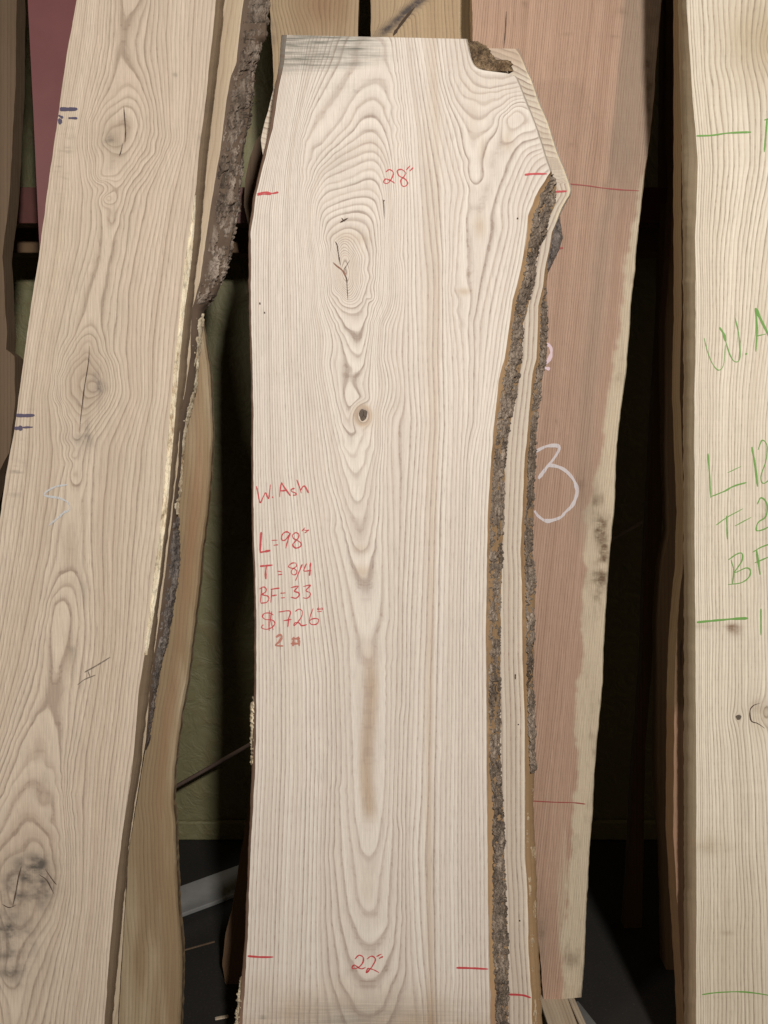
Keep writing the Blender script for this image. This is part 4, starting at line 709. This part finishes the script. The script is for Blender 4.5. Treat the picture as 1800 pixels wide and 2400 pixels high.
R.stroke('measuring_mark', [[(200, 880), (300, 876), (400, 862), (555, 855)]], 3.4, M_green, None, sc=0.3617, off=(1560, 0)); R.stroke('measuring_mark', [dict(w=3.4, p=[(658, 768), (640, 985)]), dict(w=3, p=[(640, 777), (680, 765)])], 3, M_green, None, sc=0.3617, off=(1560, 0))
R.stroke('measuring_mark', [[(190, 2060), (260, 2050), (360, 2045), (450, 2050), (560, 2068)]], 2.6, M_green, None, sc=0.452, off=(1560, 1400))
R.stroke('crack', [dict(w=2.2, p=[(490, 548), (455, 562), (438, 590), (445, 640), (480, 655), (515, 680)])], 2, M_crack, 'dark curved crack beside the knot', sc=0.452, off=(1560, 1400), taper=True)
disc(R, 'knot', 1731, 1681, 6.5, 6, M_knot)['label'] = 'small round brown pin knot'

# slabs behind the right one
PR2 = Plane(1.63, 8.0, 0.85)
R2L = [(1597, -300), (1597, 500), (1597, 740), (1594, 827), (1593, 917), (1598, 1025), (1604, 1200), (1600, 1333), (1587, 1460), (1583, 1536), (1580, 1671), (1578, 1942), (1587, 2123), (1596, 2259), (1603, 2400), (1606, 2500)]
R2 = Slab('tan_plank', 'narrow edge of a tan plank showing directly behind the creamy ash plank', PR2, R2L, [(2000, -300), (2000, 2500)], ring=lambda x, y: x / 9, face=M_brown, side=M_tan, tint=lambda x, y: .5 * np.clip((y - 1650) / 30, 0, 1), step=7, cstep=14)
R2.stroke('crack', [dict(w=3, p=[(1597, 1500), (1595, 1530), (1596, 1570)])], 3, M_crack, None, taper=True)
PR3 = Plane(1.985, 5.5, 0.85)
R3L = [(1577, -300), (1577, 84), (1575, 295), (1581, 422), (1570, 600), (1564, 684), (1558, 769), (1560, 895), (1562, 1022), (1568, 1200), (1570, 1242), (1551, 1327), (1543, 1453), (1545, 1622), (1542, 1800), (1545, 1884), (1556, 2011), (1560, 2180), (1562, 2256)]
R3 = Slab('brown_plank', 'dim brown plank with wavy left edge beside the dark gap on the right', PR3, R3L, [(1900, -300), (1900, 2300)], ring=lambda x, y: x / 9, face=M_brown, side=M_brown, step=7, cstep=14)
PR4 = Plane(2.16, 4.5, 0.75)
R4 = Slab('dark_board', 'nearly black narrow board deep in the gap on the right', PR4, [(1560, -300), (1545, 700), (1522, 1106), (1511, 1327), (1505, 1537), (1492, 1706), (1484, 1800), (1471, 2053), (1464, 2160)], [(1620, -300), (1600, 700), (1560, 1106), (1540, 1400), (1512, 1750), (1505, 2160)], ring=lambda x, y: x / 7, face=M_brown, side=M_dark, step=9, cstep=10, thick=0.03)
# the dark slab whose foot shows left of the front slab
PD = Plane(1.93, 7.0, -0.3)
Ds = Slab('dark_plank', 'dark plank whose slanting edge and foot show behind the lower left of the front plank', PD, [(640, 1500), (612, 1700), (583, 1886), (559, 2029), (543, 2135), (530, 2184), (520, 2262), (526, 2292)], [(900, 1500), (900, 2300)], top=300, ring=lambda x, y: (x + y * .2) / 9, face=M_brown, side=M_brown, step=7, cstep=12)
PD2 = Plane(2.02, 5.8, -0.3)
D2 = Slab('dark_plank', 'dim grey brown plank between the bark edge and the upper left of the front plank', PD2, [(655, 285), (622, 300), (600, 330), (585, 370), (574, 420), (572, 480), (590, 560), (640, 700), (700, 1200), (720, 2300)], [(760, 280), (800, 2300)], top=286, ring=lambda x, y: x / 9, face=M_dark, side=M_dark, step=7, cstep=12)

# ------------------------------------------------------------------ wall, floor, rack
def box(x0, x1, y0, y1, z0, z1, bev=0.0):
    V = [(x, y, z) for x in (x0, x1) for y in (y0, y1) for z in (z0, z1)]
    F = [(0, 1, 3, 2), (4, 6, 7, 5), (0, 4, 5, 1), (2, 3, 7, 6), (0, 2, 6, 4), (1, 5, 7, 3)]
    return V, F
def bevelled(name, b, mat, parent=None, bev=0.004):
    V, F = b; o = mesh_obj(name, V, F, mat, parent, smooth=False)
    m = o.modifiers.new('bevel', 'BEVEL'); m.width = bev; m.segments = 2
    return o
k = NT('green_painted_masonry'); ob = k.obj()
n1 = k.noise(k.map(ob, (3, 3, 3)), 1, 6, 0.6); n2 = k.noise(k.map(ob, (14, 14, 14)), 1, 6, 0.6, 1.2)
c = k.mix(n1, (0.14, 0.125, 0.06), (0.215, 0.205, 0.105)); c = k.mix(k.ramp(n2, [(0.52, 0.0), (0.60, 0.55)]), c, (0.18, 0.145, 0.07))
k.l.new(c, k.b.inputs['Base Color']); k.b.inputs['Roughness'].default_value = 0.6; k.bump(n2, 0.8, 0.012); M_wall = k.m
k = NT('dark_concrete'); ob = k.obj(); n1 = k.noise(k.map(ob, (2, 2, 2)), 1, 7, 0.65); n2 = k.noise(k.map(ob, (160, 160, 160)), 1, 3)
c = k.mix(n1, (0.014, 0.013, 0.012), (0.034, 0.031, 0.028)); c = k.mix(k.ramp(n2, [(0.60, 0.0), (0.70, 0.6)]), c, (0.05, 0.044, 0.036))
k.l.new(c, k.b.inputs['Base Color']); k.b.inputs['Roughness'].default_value = 0.9; k.b.inputs['Specular IOR Level'].default_value = 0.15; k.bump(n2, 0.4, 0.002); M_floor = k.m
WY = 2.66
gx = np.linspace(-6, 6, 160); gz = np.linspace(0.0, 4.2, 90); XX, ZZ = np.meshgrid(gx, gz)
YY = WY + 0.006 * fbm(XX * 2, ZZ * 2, 5, 4)
FV = np.stack([XX, YY, ZZ], -1).reshape(-1, 3); nV = len(FV)
Bk = FV.copy(); Bk[:, 1] = WY + 0.2
f0 = grid_faces(90, 160)[:, ::-1]
wall = mesh_obj('masonry_wall', np.concatenate([FV, Bk]), np.concatenate([f0, (f0 + nV)[:, ::-1]]), M_wall)
tag(wall, 'olive green painted masonry wall in the shade behind the slabs', 'wall')
led = bevelled('wall_plinth', box(-6, 6, WY - 0.028, WY - 0.008, 0.003, 0.075), M_wall, None, 0.006)
tag(led, 'low painted ledge along the foot of the masonry wall', 'ledge')
o = mesh_obj('floor', [(-8, -6, 0), (8, -6, 0), (8, 4, 0), (-8, 4, 0)], [(0, 1, 2, 3)], M_floor, smooth=False); o['kind'] = 'structure'
M_maroon = plain('maroon_paint', (0.135, 0.043, 0.045), 0.5, (9, 9, 9), 0.22, 0.001)
M_rail = plain('dark_maroon_steel', (0.10, 0.035, 0.028), 0.5, (12, 12, 12), 0.3, 0.001)
rack = thing('rack_rail', 'dark maroon horizontal steel rail that the slabs lean on', 'rail', Matrix.Translation((0, 2.36, 2.10)))
bevelled('flange', box(-5, 5, -0.03, -0.022, 0.0, 0.10), M_rail, rack, 0.002)
bevelled('web', box(-5, 5, -0.0215, 0.03, 0.092, 0.10), M_rail, rack, 0.001)
bevelled('web', box(-5, 5, -0.0215, 0.03, 0.0, 0.008), M_rail, rack, 0.001)
rail2 = tag(bevelled('timber_rail', box(-5, 5, 2.45, 2.54, 2.04, 2.17), M_brown), 'brown timber rail just below the steel rail, at far left', 'rail')
# maroon painted board standing at the left
PM = Plane(1.95, 2.5, -0.9)
Mb = Slab('maroon_board', 'flat maroon painted board standing between the far left dark plank and the beige oak plank', PM, [(50, -300), (65, 0), (78, 260), (91, 549), (110, 900)], [(260, -300), (240, 0), (235, 900)], bottom=None, ring=lambda x, y: x * 0, face=M_maroon, side=M_maroon, thick=0.02, ej=0.0, step=20, cstep=30, cat='board', group='boards in the rack')
# long thin steel rod crossing behind
def tube(name, a, b, r, mat, n=10):
    a = Vector(a); b = Vector(b); d = (b - a).normalized(); u = d.cross(Vector((0, 1, 0))).normalized(); v = d.cross(u)
    V = []; F = []
    for p in (a, b):
        for i in range(n):
            t = 2 * math.pi * i / n; V.append(p + (u * math.cos(t) + v * math.sin(t)) * r)
    for i in range(n): F.append((i, (i + 1) % n, n + (i + 1) % n, n + i))
    F += [tuple(range(n))[::-1], tuple(range(n, 2 * n))]
    return mesh_obj(name, V, F, mat)
pw = Plane(2.52, 0.0)
q0 = pw.at(120., 2010.) + pw.P; q1 = pw.at(1800., 1055.) + pw.P
q0 = (q0[0], 2.52, q0[2]); q1 = (q1[0], 2.52, q1[2])
tag(tube('steel_rod', q0, q1, 0.0075, plain('rusty_rod', (0.17, 0.12, 0.10), 0.5, (20, 20, 20), .4, .001)), 'thin brown steel rod slanting up to the right behind the slabs', 'rod')
# scraps of timber on the floor under the pink slab
pf = Plane(1.79, 90.0)
def floor_pt(px, py, z=0.0):
    D = FW + (px - 900) / FPX * RT + (1200 - py) / FPX * UP; t = (z - CAM[2]) / D[2]; return CAM + t * D
M_off = wood('offcut_wood', (0.50, 0.42, 0.31), (0.3, 0.22, 0.15), line=0.5, seed=41.0)
def offcut(name, label, x0, y0, w_, d_, h_, rot, z=0.002, mat=None):
    V, F = box(-w_ / 2, w_ / 2, -d_ / 2, d_ / 2, 0, h_)
    o = mesh_obj(name, V, F, mat or M_off, None, None, dict(ring=np.array([v[0] * 120 for v in V])), smooth=False)
    m = o.modifiers.new('bevel', 'BEVEL'); m.width = 0.003; m.segments = 2
    o.location = (x0, y0, z); o.rotation_euler = (0, 0, rot)
    return tag(o, label, 'offcut')
q = floor_pt(1305, 2352, 0.043)
offcut('wood_block', 'pale square wooden block under the foot of the pink slab', q[0] - 0.002, q[1] - 0.03, 0.075, 0.20, 0.041, 0.05)
offcut('wood_block', 'slim pale stick lying right of the block under the pink slab', q[0] + 0.055, q[1] - 0.06, 0.018, 0.22, 0.03, 0.10)
q = floor_pt(1350, 2365)
offcut('grey_board_and_light_streak', 'grey board end on the floor right of the pale block', q[0] + 0.02, q[1] - 0.12, 0.07, 0.26, 0.012, 0.35, 0.002, plain('grey_weathered_board', (0.12, 0.12, 0.115), 0.7, (20, 20, 20), .2))
q = floor_pt(520, 2388)
offcut('wood_chip', 'small pale wood chip on the dark floor left of the front slab', q[0], q[1], 0.035, 0.010, 0.004, 0.25)
fb = [floor_pt(*q) for q in ((250, 2218), (250, 2150), (600, 2022), (600, 2088))]  # added grey strip: a streak of light built as a solid shape
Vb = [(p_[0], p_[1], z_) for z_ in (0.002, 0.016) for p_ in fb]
light_streak = mesh_obj('grey_board_and_light_streak', Vb, [(0, 3, 2, 1), (4, 5, 6, 7), (0, 1, 5, 4), (1, 2, 6, 5), (2, 3, 7, 6), (3, 0, 4, 7)], plain('grey_light_streak', (0.20, 0.20, 0.195), 0.8, (14, 14, 14), .35), smooth=False)
m = light_streak.modifiers.new('bevel', 'BEVEL'); m.width = 0.003; m.segments = 2
tag(light_streak, 'added grey strip as slanting light streak on the dark floor left of the front plank', 'board')
q = floor_pt(460, 2222)
offcut('wood_sliver', 'thin dark sliver of wood lying on the dark floor', q[0], q[1], 0.11, 0.006, 0.004, 0.42, 0.002, M_dark)
S.cycles.max_bounces = 6
